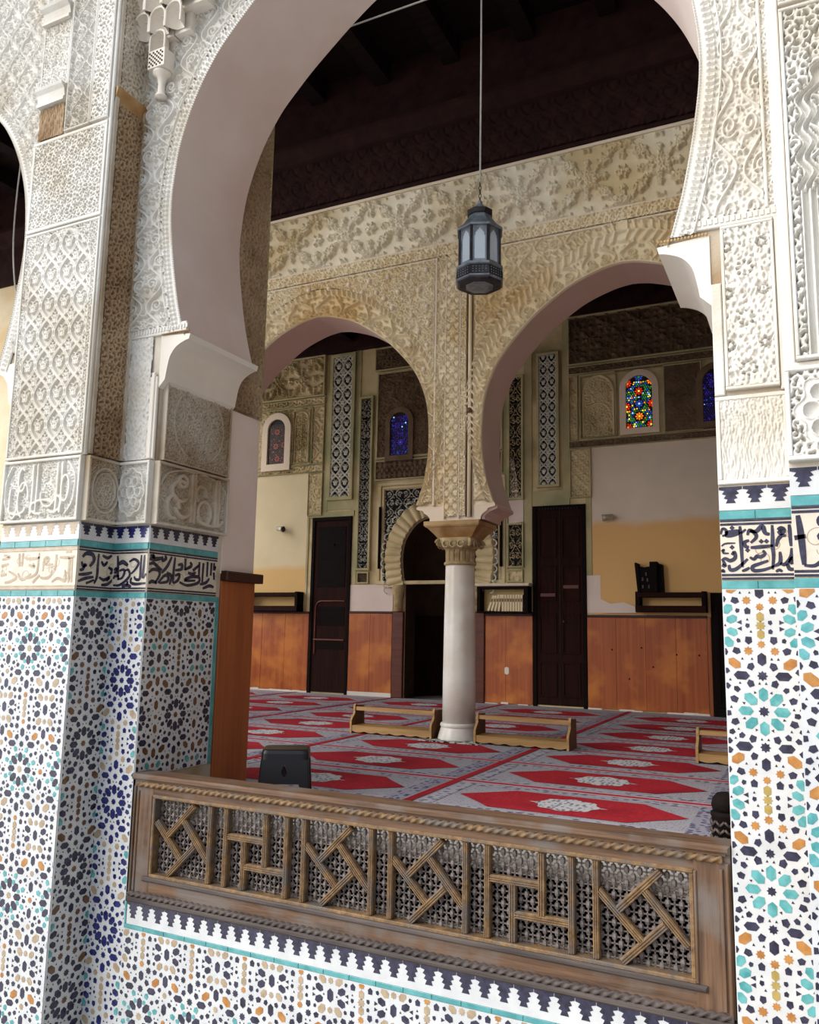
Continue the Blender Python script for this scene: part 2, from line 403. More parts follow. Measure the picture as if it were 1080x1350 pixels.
M['c_navy']=speckle('carpet_navy_end_border',(146,142,154),(72,70,98),26,30,.34)
M['c_medal']=speckle('carpet_medallion',(190,188,188),(92,94,112),34,34,.3)
M['mosaic']=speckle('black_and_white_floor_mosaic',(196,194,188),(14,14,16),26,26,.42)
def emit(name,c,s):
    m=bpy.data.materials.new(name); m.use_nodes=True; b=m.node_tree.nodes['Principled BSDF']
    b.inputs['Base Color'].default_value=(*lin(c),1); b.inputs['Emission Color'].default_value=(*lin(c),1); b.inputs['Emission Strength'].default_value=s
    b.inputs['Roughness'].default_value=.3
    N=m.node_tree.nodes; L=m.node_tree.links; n=N.new('ShaderNodeTexNoise'); n.inputs['Scale'].default_value=14
    tc=N.new('ShaderNodeTexCoord'); L.new(tc.outputs['Object'],n.inputs['Vector'])
    mr=N.new('ShaderNodeMapRange'); mr.inputs[1].default_value=.3; mr.inputs[2].default_value=.7; mr.inputs[3].default_value=s*.45; mr.inputs[4].default_value=s*1.5
    L.new(n.outputs['Fac'],mr.inputs[0]); L.new(mr.outputs[0],b.inputs['Emission Strength'])
    return m
for k,c,s in (('red',(220,40,20),.8),('orange',(255,120,20),1.0),('yellow',(255,225,70),1.0),('green',(60,160,70),.55),('blue',(40,80,190),.6),('sky',(150,200,255),1.0),
              ('violet',(60,40,170),.3),('deep',(30,24,100),.22),('amber',(150,60,24),.16),('brown',(60,26,14),.07)):
    M['g_'+k]=emit('stained_glass_'+k,c,s)
M['lead']=mat('window_lead',(18,16,16),(28,24,22),9,.7)
def glass(name):
    m=bpy.data.materials.new(name); m.use_nodes=True; nt=m.node_tree; N=nt.nodes; L=nt.links; b=N['Principled BSDF']
    n=N.new('ShaderNodeTexNoise'); n.inputs['Scale'].default_value=7; tc=N.new('ShaderNodeTexCoord'); L.new(tc.outputs['Object'],n.inputs['Vector'])
    r=N.new('ShaderNodeValToRGB'); r.color_ramp.elements[0].color=(*lin((196,216,232)),1); r.color_ramp.elements[1].color=(*lin((222,234,244)),1); L.new(n.outputs[0],r.inputs[0]); L.new(r.outputs[0],b.inputs['Base Color'])
    b.inputs['Roughness'].default_value=.35; b.inputs['Transmission Weight'].default_value=.12; b.inputs['IOR'].default_value=1.2
    return m
M['frost']=glass('frosted_lantern_glass')
# ------------------------------------------------------------------ zellij
TILE_MATS=['zw','zn','zt','zo','zy','zg','zk','zb']
ZI={k:i for i,k in enumerate(TILE_MATS)}
def star(r,k=8,q=.68,a0=0): return [(r*(1 if i%2==0 else q)*math.cos(a0+PI*i/k),r*(1 if i%2==0 else q)*math.sin(a0+PI*i/k)) for i in range(2*k)]
def hexa(l,w): return [(l/2,0),(l*.27,w/2),(-l*.27,w/2),(-l/2,0),(-l*.27,-w/2),(l*.27,-w/2)]
def shield(s): return [(s,0),(s*.35,s*.75),(-s*.75,s*.6),(-s*.75,-s*.6),(s*.35,-s*.75)]
def tri(s): return [(s,0),(-s*.6,s*.8),(-s*.6,-s*.8)]
def zellij_unit(pal):
    """pieces of one repeat (0.29 wide, 0.58 high): (outline, x, y, angle, colour)"""
    A='zt' if pal=='A' else 'zn'; Bc='zn' if pal=='A' else 'zt'; C='zo'; Y='zy' if pal=='A' else 'zg'; S='zn' if pal=='A' else 'zg'
    D='zk' if pal=='K' else 'zn'
    if pal=='K': A='zk'; S='zk'; Bc='zk'; C='zg'
    if pal=='J': A='zn'; S='zb'; Bc='zn'; C='zb'; Y='zb'
    E=[]
    def put(sh,x,y,a,c): E.append((sh,x,y,a,c))
    put(star(.017),0,0,0,S)
    for k in range(8):
        a=k*PI/4; put(hexa(.052,.030),.057*math.cos(a),.057*math.sin(a),a,A)
        a+=PI/8; put(shield(.0155),.100*math.cos(a),.100*math.sin(a),a,Bc if k%2==0 or pal!='A' else 'zn')
        put(shield(.0125) if pal!='A' else tri(.006),.068*math.cos(a),.068*math.sin(a),a,Bc)
    for s in (1,-1):
        put(star(.017),0,s*.119,0,D); put(hexa(.048,.029),0,s*.175,PI/2,D)
        for t in (1,-1):
            put(hexa(.054,.029),t*.066,s*.119,0,D)
            put(hexa(.052,.030),t*.088,s*.160,s*t*PI/4*.85,C if s>0 or pal=='A' else Y)
            put(shield(.0155),t*.036,s*.150,s*PI/2+t*.5,D); put(star(.016),t*.042,s*.203,0,C if pal!='B' else D)
            put(shield(.015),t*.040,s*.240,-s*PI/2,D); put(shield(.015),t*.080,s*.203,t*.4,D)
            put(hexa(.042,.027),t*.092,s*.268,s*t*.45,'zt' if pal=='A' else D); put(hexa(.042,.027),t*.106,s*.233,s*t*.8,'zt' if pal!='B' else Y)
            put(tri(.010),t*.066,s*.279,0 if t>0 else PI,D); put(shield(.013),t*.118,s*.199,s*t*1.2,D)
        put(star(.0145),0,s*.226,0,C); put(hexa(.036,.024),0,s*.260,PI/2,Y)
    put(star(.0165),0,.29,0,Y)
    for q in (0,.117,-.117,.234,-.234): put(star(.0145),.145,q,0,Y if q else C)
    for q in (.058,-.058,.175,-.175): put(hexa(.052,.027),.145,q,PI/2,Y if pal!='B' else 'zn')
    put(hexa(.052,.027),.145,.29,PI/2,D)
    # shield-shaped pieces fill what is left between the stars
    pts=[]
    def corners():
        return [(x+p*math.cos(a)-r*math.sin(a),y+p*math.sin(a)+r*math.cos(a)) for sh,x,y,a,c in E for p,r in list(sh)+[((sh[i][0]+sh[i-1][0])/2,(sh[i][1]+sh[i-1][1])/2) for i in range(len(sh))]+[(0,0)]]
    def near(x,y,C_):
        return min(math.hypot((x-p+.145)%.29-.145,(y-r+.29)%.58-.29) for p,r in C_)
    for size in (.0125,.0095,.0055):
        C_=corners()
        for i in range(-14,15):
            for j in range(-28,29):
                x,y=i*.29/28,j*.58/56
                if near(x,y,C_)>size+.0068:
                    sh=shield(size) if size>.006 else tri(size); E.append((sh,x,y,math.atan2(y,x) if size>.006 else PI/2,D if size>.006 else 'zn')); C_=C_+[(x+p,y+r) for p,r in sh]+[(x,y)]
    return E
UNITS={p:zellij_unit(p) for p in 'ABKJ'}
def clip(poly,u0,u1,v0,v1):
    for ax,lim,sg in ((0,u0,1),(0,u1,-1),(1,v0,1),(1,v1,-1)):
        out=[]
        for i in range(len(poly)):
            a,b=poly[i-1],poly[i]; ia=sg*(a[ax]-lim)>=0; ib=sg*(b[ax]-lim)>=0
            if ia!=ib:
                t=(lim-a[ax])/(b[ax]-a[ax]); out.append((a[0]+(b[0]-a[0])*t,a[1]+(b[1]-a[1])*t))
            if ib: out.append(b)
        poly=out
        if len(poly)<3: return []
    return poly
def zellij(name,P,u0,u1,v0,v1,cu,cv,pal,parent,n=.004):
    mb=MB(); mb.obox(P,u0,u1,v0,v1,-.01,n,0)
    g=.003; R=random.Random(int((u0+v0)*1000))
    W,H=.29,.58
    for i in range(int((u0-cu)/W)-2,int((u1-cu)/W)+3):
        for j in range(int((v0-cv)/H)-2,int((v1-cv)/H)+3):
            for sh,x,y,a,c in UNITS[pal]:
                X,Y=cu+i*W+x,cv+j*H+y
                if not(u0-.03<X<u1+.03 and v0-.03<Y<v1+.03): continue
                a2=a+R.uniform(-.05,.05); k=R.uniform(.92,1.05)
                q=[(X+k*(p*math.cos(a2)-r*math.sin(a2)),Y+k*(p*math.sin(a2)+r*math.cos(a2))) for p,r in sh]
                q=clip(q,u0+g,u1-g,v0+g,v1-g)
                if len(q)<3: continue
                mb.poly([P(p,r,n+.0012) for p,r in q],ZI[c])
    return mb.build(name,[M[k] for k in TILE_MATS],parent)
def merlons(name,P,u0,u1,v0,v1,pitch,parent,n=.004,dark='zn',ph=0.0):
    """white band with a row of dark stepped merlons hanging from its top"""
    mb=MB(); mb.obox(P,u0,u1,v0,v1,-.01,n,0); h=v1-v0
    hang=[(-.5,1),(-.5,.88),(-.26,.83),(-.37,.70),(-.20,.64),(-.30,.51),(-.13,.46),(-.22,.30),(.22,.30),(.13,.46),(.30,.51),(.20,.64),(.37,.70),(.26,.83),(.5,.88),(.5,1)]
    i=-1
    while u0+(i+ph)*pitch<u1+pitch:
        c=u0+(i+ph+.5)*pitch; i+=1
        q=clip([(c+x*pitch*.97,v0+h*y) for x,y in hang],u0+.001,u1-.001,v0,v1)
        if len(q)>2: mb.poly([P(a,b,n+.0012) for a,b in q],1)
    return mb.build(name,[M['zw'],M[dark]],parent)
def strip(name,P,u0,u1,v0,v1,key,parent,n=.006,seg=.12):
    mb=MB(); k=max(1,int(round((u1-u0)/seg)))
    for i in range(k):
        a=u0+(u1-u0)*i/k; b=u0+(u1-u0)*(i+1)/k
        mb.obox(P,a,b-.0015,v0,v1,-.01,n,0,.0015)
    return mb.build(name,[M[key]],parent)
def lettering(name,P,u0,u1,v0,v1,strokes,parent,dots=(),n=.004,w=.015,ink='zn'):
    """cream tile band, dark double rules above and below, dark brush lettering; strokes are 0..1 on the band"""
    mb=MB(); mb.obox(P,u0,u1,v0,v1,-.01,n,0); h=v1-v0; W=u1-u0
    for a,b in ((.965,1.0),(.905,.945),(0,.035),(.055,.095)):
        mb.poly([P(u0+.001,v0+h*a,n+.0012),P(u1-.001,v0+h*a,n+.0012),P(u1-.001,v0+h*b,n+.0012),P(u0+.001,v0+h*b,n+.0012)],1)
    R=random.Random(len(strokes)+int(u0*100))
    for k in range(int(W/.05)):                       # thin vine lines behind the letters
        cx,cy=u0+R.random()*W,v0+h*R.uniform(.25,.75)
        q=[(min(u1-.004,max(u0+.004,x)),min(v0+h*.89,max(v0+h*.11,y))) for x,y in spiral(cx,cy,R.uniform(.02,.035),R.random()*6,1.0,R.choice((1,-1)),14)]
        mb.ribbon(P,q,.003,n+.0006,2)
    for st in strokes:
        ww=w
        if isinstance(st,tuple): st,ww=st[0],w*st[1]
        q=[(u0+W*min(.99,max(.01,a)),v0+h*(.11+.78*min(1,max(0,b)))) for a,b in st]
        mb.ribbon(P,q,ww,n+.0012,1)
    for a,b in dots:
        c=(u0+W*a,v0+h*(.11+.78*b)); mb.poly([P(c[0]+.009*math.cos(t*PI/2),c[1]+.009*math.sin(t*PI/2),n+.0012) for t in range(4)],1)
    return mb.build(name,[M['zc'],M[ink],M['zg']],parent)
def tr(strokes,x0,x1,y0,y1,sh=0.0,slope=0.0):
    """strokes traced in a crop -> 0..1 on the band"""
    out=[]
    for st in strokes:
        k=None
        if isinstance(st,tuple): st,k=st
        q=[((x-(x0+sh*(y-y0)/(y1-y0)))/(x1-x0),1-(y-slope*(x-x0)/(x1-x0)-y0)/(y1-y0)) for x,y in st]
        out.append((q,k) if k else q)
    return out
T_RIGHT=tr([([(95,690),(115,625),(150,640),(158,690),(115,710)],.8),([(140,690),(200,685),(290,665)],2.0),[(290,600),(300,720),(310,860),(325,1080)],([(300,685),(350,640)],.7),
 [(368,710),(385,650),(440,690),(452,740),(400,800)],([(390,660),(450,668),(510,610),(540,690),(585,705)],1.2),[(605,600),(612,720),(614,840),(625,960),(618,1110)],
 [(740,730),(700,725),(665,770),(650,850)],([(660,660),(690,640),(715,665),(690,700),(665,670)],1.3),[(768,600),(780,720),(790,850)],[(400,855),(500,850),(620,838)],
 [(385,770),(340,790),(350,840),(385,845)],([(110,830),(150,800),(250,798)],.5),([(105,890),(135,870),(130,910),(185,915)],.6),[(105,1000),(150,975),(200,1002),(250,970),(240,900),(215,935)],
 [(108,1050),(150,1060),(130,1000)],[(190,1050),(205,1108),(270,1095),(375,985)],([(320,1125),(360,1110),(395,1085)],.8),[(395,965),(435,990),(465,955),(500,965),(542,930),(520,890)],
 [(575,1010),(500,1040),(425,1075),(440,1122),(540,1112),(640,1070)],[(640,1070),(690,1030),(685,910)],[(690,1040),(735,1055),(790,970),(795,870)],[(775,1015),(800,985),(820,1010),(795,1040),(770,1015)],
 [(760,1050),(778,1108),(838,1112)],([(110,1138),(130,1112),(150,1138)],.8),([(650,1138),(682,1118),(712,1138)],.8)],88,812,600,1145,28)
D_RIGHT=[(.17,.97),(.56,.66),(.63,.66),(.37,.48),(.16,.55)]
T_FAR=tr([([(865,500),(880,650),(895,850),(905,1000)],1.5),[(905,1005),(960,1010),(1010,955),(1030,1010),(1075,950),(1085,1010)],([(838,728),(910,712)],1.2),
 ([(1080,545),(1050,510),(990,530),(985,590),(1030,640),(1090,650)],1.3),([(1000,680),(985,730),(1060,770),(1100,760)],1.3),([(1000,840),(1030,862),(1070,850),(1050,815)],1.3),
 ([(1180,500),(1195,700),(1205,900),(1150,1000)],1.4),([(1250,560),(1300,620),(1330,560)],1.4),([(1260,760),(1320,800),(1390,760),(1400,900),(1300,1000)],1.3),([(1450,500),(1465,700),(1480,1000)],1.4),
 ([(1540,640),(1600,600),(1660,660),(1600,760),(1520,800)],1.3),([(1560,950),(1640,1010),(1740,960),(1760,860)],1.3),([(1820,500),(1830,700),(1850,1010)],1.5)],830,1900,490,1040,20)
T_RECESS=tr([([(578,435),(582,560),(582,700),(592,770)],1.1),([(590,555),(640,525),(700,575)],1.5),[(600,650),(640,630),(662,660),(635,740),(575,765)],[(715,525),(775,490),(825,540),(795,620),(740,690)],
 [(660,650),(705,635),(722,715),(660,800),(590,848),(525,842)],[(860,435),(850,600),(840,760),(790,765),(778,725)],[(895,435),(882,640),(870,755)],([(925,690),(880,755)],.8),
 [(745,740),(735,805),(790,832),(915,820)],([(700,790),(690,850)],.9),([(630,868),(690,845),(740,870)],1.2),[(535,640),(560,610),(560,670),(535,660)],[(530,760),(545,720),(600,720)]],520,930,420,870,-20)
T_STEP=tr([[(130,655),(165,640),(190,560)],([(160,480),(200,430),(270,440),(285,520),(240,600)],1.3),[(340,420),(330,560),(322,730),(290,830)],[(370,520),(400,575),(440,520)],[(120,715),(200,705),(268,680)],
 [(115,805),(200,760),(285,740)],[(345,740),(400,775),(465,735),(430,790)],[(370,845),(440,832),(520,770)],[(380,440),(440,470),(490,430)],[(150,540),(170,600),(210,580)],([(200,830),(290,780)],.8),[(450,600),(500,640),(470,690)]],120,520,400,850,-20,20)
T_LEFT=tr([[(290,460),(380,480),(480,465)],[(470,400),(462,640),(430,700),(350,742)],[(685,430),(680,640)],([(725,470),(820,478),(900,465)],1.0),[(842,480),(852,795)],[(872,480),(884,800)],
 [(530,650),(540,490),(595,480),(560,560),(650,560)],[(645,640),(622,720),(560,745),(505,730)],[(800,640),(812,780),(720,745),(650,795)],[(220,670),(280,760),(385,680)],[(60,795),(130,780),(205,720),(100,640)],
 [(0,480),(100,450),(20,420)],[(0,570),(90,540)],[(0,700),(75,680)],[(415,800),(495,700)],[(220,400),(230,580)],[(265,400),(262,580)],[(350,560),(420,590),(400,540)],[(800,400),(860,400)]],-40,930,390,830)
T_JAMB=tr([[(140,375),(185,400),(165,350)],([(135,425),(210,425),(275,405)],1.2),[(305,370),(325,405),(285,440),(280,380)],[(135,500),(180,480),(230,525),(285,570)],[(125,610),(180,565),(250,580),(255,650),(210,745)],
 [(140,750),(180,725),(235,750)],[(392,375),(340,520),(280,610)],[(432,385),(422,560),(422,745)],[(245,745),(320,640),(362,660),(350,725),(260,745)],[(340,600),(400,650),(380,765)],[(440,640),(495,620),(480,700),(425,745)],
 [(470,490),(520,480),(515,545),(440,565)],[(560,390),(562,560)],[(560,550),(640,490),(620,440)],[(660,560),(735,480)],[(742,430),(742,640)],[(795,440),(790,720)],[(850,420),(850,640)],[(905,430),(900,620)],
 [(500,725),(600,770),(735,730),(745,650),(640,650),(560,700),(700,700)],[(760,750),(840,725),(885,660)],[(940,430),(942,530),(965,480)],[(940,570),(950,680)],[(800,810),(890,770),(950,790)],[(600,590),(660,610),(700,580)]],125,985,360,800,0,60)

def jambs_panel(nm,P,u0,u1,v0,v1,f,depth,key,parent,t=.014,cell=.0035,thr=None,mats=None):
    """framed carved panel"""
    o=relief(nm,P,u0+t,u1-t,v0+t,v1-t,cell,f,depth,mats or [M[key]],parent,thr=thr)
    mb=MB(); mb.frame(P,u0,u1,v0,v1,t,-.004,depth+.004,0,.003); mb.build('panel_border',[M[key]],parent)
    return o
def script_strokes(w,h,pairs,loops,seed,r=.0085):
    R=random.Random(seed); S=[]
    for x in pairs: S.append(([(w*x,h*.1),(w*x+.002,h*.5),(w*x,h*.93)],r*1.1))
    for (x,y,rx,ry,a0,a1) in loops:
        S.append(([(w*x+w*rx*math.cos(a0+(a1-a0)*t/9),h*y+h*ry*math.sin(a0+(a1-a0)*t/9)) for t in range(10)],r))
    return S
def ring(w,h,cx,cy,rx,ry,r=.006,n=40,lob=0,amp=0): return ([(w*cx+w*rx*(1+amp*math.cos(lob*2*PI*t/n))*math.cos(2*PI*t/n),h*cy+h*ry*(1+amp*math.cos(lob*2*PI*t/n))*math.sin(2*PI*t/n)) for t in range(n+1)],r)

# geometry of the place (metres; z = 0 is the carpet)
YF=3.10; YBK=3.66; YP=3.96; XL=-2.985; XR=-.285; CX=-1.632
ZL=-1.05; ZT=6.4
OUT=[(1.195,2.38),(1.22,2.46),(1.262,2.62),(1.305,2.85),(1.332,3.08),(1.325,3.28),(1.29,3.49),(1.205,3.72),(1.085,3.92),(.955,4.06),(.80,4.20),(.5,4.43),(.22,4.58),(0,4.64)]
def arch_pts(half,c,k=5):
    p=smooth(half,k); L=[(c-a,z) for a,z in p]; R=[(c+a,z) for a,z in reversed(p[:-1])]
    return L+R
def normals(p):
    n=len(p); out=[]
    for i in range(n):
        a=p[max(i-1,0)]; b=p[min(i+1,n-1)]; dx,dz=b[0]-a[0],b[1]-a[1]; l=math.hypot(dx,dz); out.append((-dz/l,dx/l))
    return out
def resample(p,step):
    d=[0]
    for a,b in zip(p[:-1],p[1:]): d.append(d[-1]+math.hypot(b[0]-a[0],b[1]-a[1]))
    n=max(2,int(d[-1]/step)); s=np.linspace(0,d[-1],n+1)
    return list(zip(np.interp(s,d,[q[0] for q in p]),np.interp(s,d,[q[1] for q in p]))),s
def arch_body(mb,half,c,xl,xr,zt,y0,y1,m=0,mi=1):
    p=smooth(half,5); Lp=[(c-a,z) for a,z in p]; Rp=[(c+a,z) for a,z in p]
    for y in (y0,y1):
        for i in range(len(p)-1):
            q=[(xl,y,Lp[i][1]),(Lp[i][0],y,Lp[i][1]),(Lp[i+1][0],y,Lp[i+1][1]),(xl,y,Lp[i+1][1])]
            r=[(Rp[i][0],y,Rp[i][1]),(xr,y,Rp[i][1]),(xr,y,Rp[i+1][1]),(Rp[i+1][0],y,Rp[i+1][1])]
            if y==y1: q.reverse(); r.reverse()
            mb.poly(q,m); mb.poly(r,m)
        za=p[-1][1]; q=[(xl,y,za),(xr,y,za),(xr,y,zt),(xl,y,zt)]
        if y==y1: q.reverse()
        mb.poly(q,m)
def reveal(mb,half,c,y0,y1,m=0,k=5):
    p=arch_pts(half,c,k); vs=[];fs=[]
    for x,z in p: vs+= [(x,y0,z),(x,y1,z)]
    for i in range(len(p)-1): fs.append((2*i,2*i+1,2*i+3,2*i+2))
    mb.add(vs,fs,m)
def band_along(name,curve,y,s0,s1,cell,f,depth,mats,parent,n0=0.0,thr=None,keep=None):
    """relief strip following a curve; s0/s1 may be functions of the fraction along it"""
    p,t=resample(curve,cell); nm=normals(p); nv=len(p); sf0=s0 if callable(s0) else (lambda q:s0); sf1=s1 if callable(s1) else (lambda q:s1)
    tot=t[-1]; wmax=max(sf1(q)-sf0(q) for q in np.linspace(0,1,15)); nu=max(3,int(wmax/cell)+1)
    pos=np.zeros((nv,nu,3)); Tt=np.zeros((nv,nu)); S=np.zeros((nv,nu)); Wd=np.zeros((nv,nu))
    for i,(x,z) in enumerate(p):
        a,b=sf0(t[i]/tot),sf1(t[i]/tot); s=np.linspace(a,b,nu)
        pos[i,:,0]=x+nm[i][0]*s; pos[i,:,2]=z+nm[i][1]*s; Tt[i]=t[i]; S[i]=s-a; Wd[i]=b-a
    H=np.clip(f(Tt,S,Wd),0,1); pos[...,1]=y-n0-depth*H
    k=None
    if keep:
        c=lambda A:(A[:-1,:-1]+A[1:,1:])/2
        k=keep(c(pos[...,0]),c(pos[...,2]))
    return grid_mesh(name,pos,mats,parent,k)

# ------------------------------------------------------------------ courtyard front: left pier
def pier(root,xl,xr,pl,pr,yp,side):
    """solid mass of a pier: main block and the projecting front block"""
    mb=MB(); mb.box(xl,xr,YF,YP,ZL,ZT); mb.box(pl,pr,yp,YF,ZL,ZT); mb.build('masonry_core',[M['stucco_grey']],root)
WL=empty('wall_front_left',(-3.5,3.4,ZL),'courtyard pier with mosaic dado and carved white stucco left of the big arch','wall',kind='structure')
XP0,XP1,YPL=-3.78,-3.22,2.87
pier(WL,-4.085+.001,XL,XP0,XP1,YPL,'l')
FP=front(YPL); FR=front(YF); ES=east(XP1); EJ=east(XL)
# bands: (plane, u0, u1, strokes, z shift, palette, centre u, merlon dark)
ZB=dict(zt=1.055,t2=(1.037,1.065),let=(1.07,1.282),t1=(1.284,1.315),mer=(1.317,1.402),pan=(1.41,1.735))
def bands(root,P,u0,u1,dz,strokes,pal,cu,cv,dark,low=ZL,dots=(),w=.015,ph=0.0):
    z=lambda k,i:ZB[k][i]+dz
    zellij('zellij_dado',P,u0,u1,low,z('t2',0),cu,cv,pal,root)
    strip('turquoise_tile_band',P,u0,u1,z('t2',0),z('t2',1),'teal_band',root)
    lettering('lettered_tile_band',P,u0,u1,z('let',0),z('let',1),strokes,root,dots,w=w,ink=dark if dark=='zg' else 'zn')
    strip('turquoise_tile_band',P,u0,u1,z('t1',0),z('t1',1),'teal_band',root)
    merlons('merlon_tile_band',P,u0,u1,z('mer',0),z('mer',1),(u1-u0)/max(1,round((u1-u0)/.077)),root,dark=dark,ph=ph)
bands(WL,FP,XP0,XP1,0,T_LEFT,'B',-3.5,.2,'zg')  # glare on dark tile painted in as tan merlons and lettering
bands(WL,ES,YPL+.001,YF,0,T_STEP,'J',2.985,.33,'zn',w=.017)
bands(WL,FR,XP1,XL,0,T_RECESS,'K',-3.1025,.05,'zk',w=.016)
bands(WL,EJ,YF,YBK-.03,0,T_JAMB,'J',3.36,.45,'zn',low=.17,w=.019)
strip('turquoise_tile_band',EJ,YBK-.03,YBK,.17,1.065,'teal_band',WL,seg=.05)
bands(WL,FR,-4.08,XP0,0,T_RECESS,'B',-3.93,.1,'zn')
# carved inscription panels
w,h=XP1-XP0-.028,.297
S=script_strokes(w,h,(.40,.46,.73,.79),[(.84,.5,.05,.22,0,6.3),(.62,.4,.1,.2,3,7.5),(.55,.2,.16,.12,.5,4.6),(.28,.35,.07,.3,0,4.5),(.15,.35,.06,.32,2.5,6.5),(.2,.2,.12,.1,3.1,6.3),(.25,.7,.05,.2,1,6),(.7,.25,.1,.15,4,7.5)],3)
S+=[([(w*.86,h*.06),(w*.95,h*.28),(w*.96,h*.72),(w*.86,h*.95)],.006),([(w*.1,h*.05),(w*.03,h*.3),(w*.03,h*.7),(w*.1,h*.94)],.006)]
b0=tfn(HOOK,.19,.19)
jambs_panel('inscription_panel',FP,XP0,XP1,1.41,1.735,(lambda g:lambda U,V:g(U-(XP0+.014),V-1.424))(panel_tex(S,w,h,base=b0)),.024,'stucco',WL,cell=.003)
w2=YF-YPL-.028
S2=[ring(w2,h,.5,.5,.42,.38,.006),ring(w2,h,.5,.5,.33,.30,.004)]
jambs_panel('roundel_panel',ES,YPL,YF,1.41,1.735,(lambda g:lambda U,V:g(U-(YPL+.014),V-1.424))(panel_tex(S2,w2,h,base=lambda U,V:1.5*b0(U,V))),.032,'stucco_grey',WL,cell=.003)
w3=XL-XP1-.028
S3=[ring(w3,h,.5,.5,.42,.40,.006,60,8,.06),ring(w3,h,.5,.5,.12,.1,.006)]+[ring(w3,h,.5+.22*math.cos(a),.5+.2*math.sin(a),.09,.08,.0045,14) for a in [k*PI/3 for k in range(6)]]
jambs_panel('roundel_panel',FR,XP1,XL,1.41,1.735,(lambda g:lambda U,V:g(U-(XP1+.014),V-1.424))(panel_tex(S3,w3,h,base=b0)),.032,'stucco',WL,cell=.003)
w4=YBK-YF-.028
S4=script_strokes(w4,h,r=.011,pairs=(.46,.50,.83,.87),loops=[(.66,.3,.1,.2,0,6),(.6,.62,.08,.15,0,4),(.3,.6,.12,.18,1,5.5),(.35,.35,.12,.2,3.5,7),(.2,.3,.08,.2,0,5),(.75,.2,.2,.12,3.2,6.2),(.32,.78,.06,.1,0,6)],seed=5)
S4+=[([(0,h*.62),(w4*.1,h*.86),(w4*.3,h*.97),(w4*.52,h*.99)],.006),([(w4*.6,h*.99),(w4*.85,h*.92),(w4,h*.72)],.006)]
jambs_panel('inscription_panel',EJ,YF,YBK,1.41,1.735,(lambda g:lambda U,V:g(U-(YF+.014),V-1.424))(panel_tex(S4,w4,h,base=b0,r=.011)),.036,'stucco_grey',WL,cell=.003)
# upper carving
ogee=tfn(OGEE,.235,.33,-3.5,1.75); lat=tfn(LATT,.115,.115); scr=tfn(SCROLL,.19,.19); scr2=tfn(SCROLL2,.24,.24); hk=tfn(HOOK,.20,.20); hk2=tfn(HOOK2,.21,.21)
def lobed(P0u,P1u,v0,v1,inner,outer):
    """arch-headed panel: a round rib with a different field inside and out"""
    c=(P0u+P1u)/2; R=(P1u-P0u)/2*.86; zc=v1-R-.05
    def f(U,V):
        d=np.where(V>zc,np.hypot(U-c,(V-zc)/1.12),np.abs(U-c))-R
        rib=np.clip(1-np.abs(d)/.012,0,1)+np.clip(1-np.abs(d+.026)/.007,0,1)
        return np.maximum(np.minimum(1,rib),np.where(d<0,inner(U,V),outer(U,V))*.85)
    return f
jambs_panel('carved_arch_panel',FP,XP0,XP1,1.745,3.0,lobed(XP0,XP1,1.745,3.0,ogee,hk),.02,'stucco',WL,cell=.0028)
jambs_panel('carved_lattice_panel',FP,XP0,XP1,3.01,3.545,tfn(HOOK2,.17,.17),.02,'stucco',WL,t=.02,cell=.0034)
jambs_panel('carved_strip',FP,-3.55,-3.36,3.56,4.6,scr,.022,'stucco',WL,t=.01,cell=.0036)
S5=tile_hooks(21,128,60,3.8,9,15)
jambs_panel('carved_strip',FP,-3.355,XP1,3.56,4.6,tfn(S5,.2,.2),.024,'stucco',WL,t=.01,cell=.0036)
jambs_panel('carved_strip',FP,XP0,-3.56,3.86,4.6,hk,.014,'stucco',WL,t=.012,cell=.004)
mb=MB()
prof=[(0,0),(.05,.0),(.045,.012),(.028,.03),(.02,.07),(.03,.085),(.03,.1),(0,.1)]
mb.prism([(a,-b) for a,b in prof],lambda p,q,t:FP(t,3.86+q,p),XP0,-3.57); mb.build('ledge_moulding',[M['stucco']],WL)
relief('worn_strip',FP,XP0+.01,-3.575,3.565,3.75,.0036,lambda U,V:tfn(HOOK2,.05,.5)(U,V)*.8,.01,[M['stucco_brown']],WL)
mb=MB(); mb.prism([(a,-b) for a,b in prof],lambda p,q,t:FP(t,4.36+q,p*1.3),XP0,-3.57); mb.build('ledge_moulding',[M['stucco']],WL)
# step face (faces the arch)
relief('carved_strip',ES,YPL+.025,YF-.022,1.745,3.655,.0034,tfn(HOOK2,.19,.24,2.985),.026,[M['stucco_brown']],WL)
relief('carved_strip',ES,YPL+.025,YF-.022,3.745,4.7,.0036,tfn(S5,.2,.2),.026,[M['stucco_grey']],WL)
mb=MB(); mb.prism([(a,-b) for a,b in [(0,0),(.035,0),(.032,.02),(.018,.065),(.018,.08),(0,.08)]],lambda p,q,t:ES(t,3.74+q,p),YPL,YF); mb.build('ledge_moulding',[M['abacus']],WL)
mb=MB(); mb.obox(ES,YPL,YPL+.03,1.745,4.7,-.002,.022,0,.004); mb.obox(ES,YF-.032,YF,1.745,4.7,-.002,.03,0,.004); mb.obox(FR,XP1,XP1+.034,1.745,4.7,-.002,.02,0,.004); mb.build('corner_fillet',[M['stucco_grey']],WL)
mb=MB()
for a,b in ((.012,0),(-.006,.012),(-.024,.004)): mb.tube([(XP1-.002+a*.6,YPL-.006+b*1.3,1.74),(XP1-.002+a*.6,YPL-.006+b*1.3,4.7)],.011,10)
mb.build('corner_rods',[M['stucco']],WL,True)
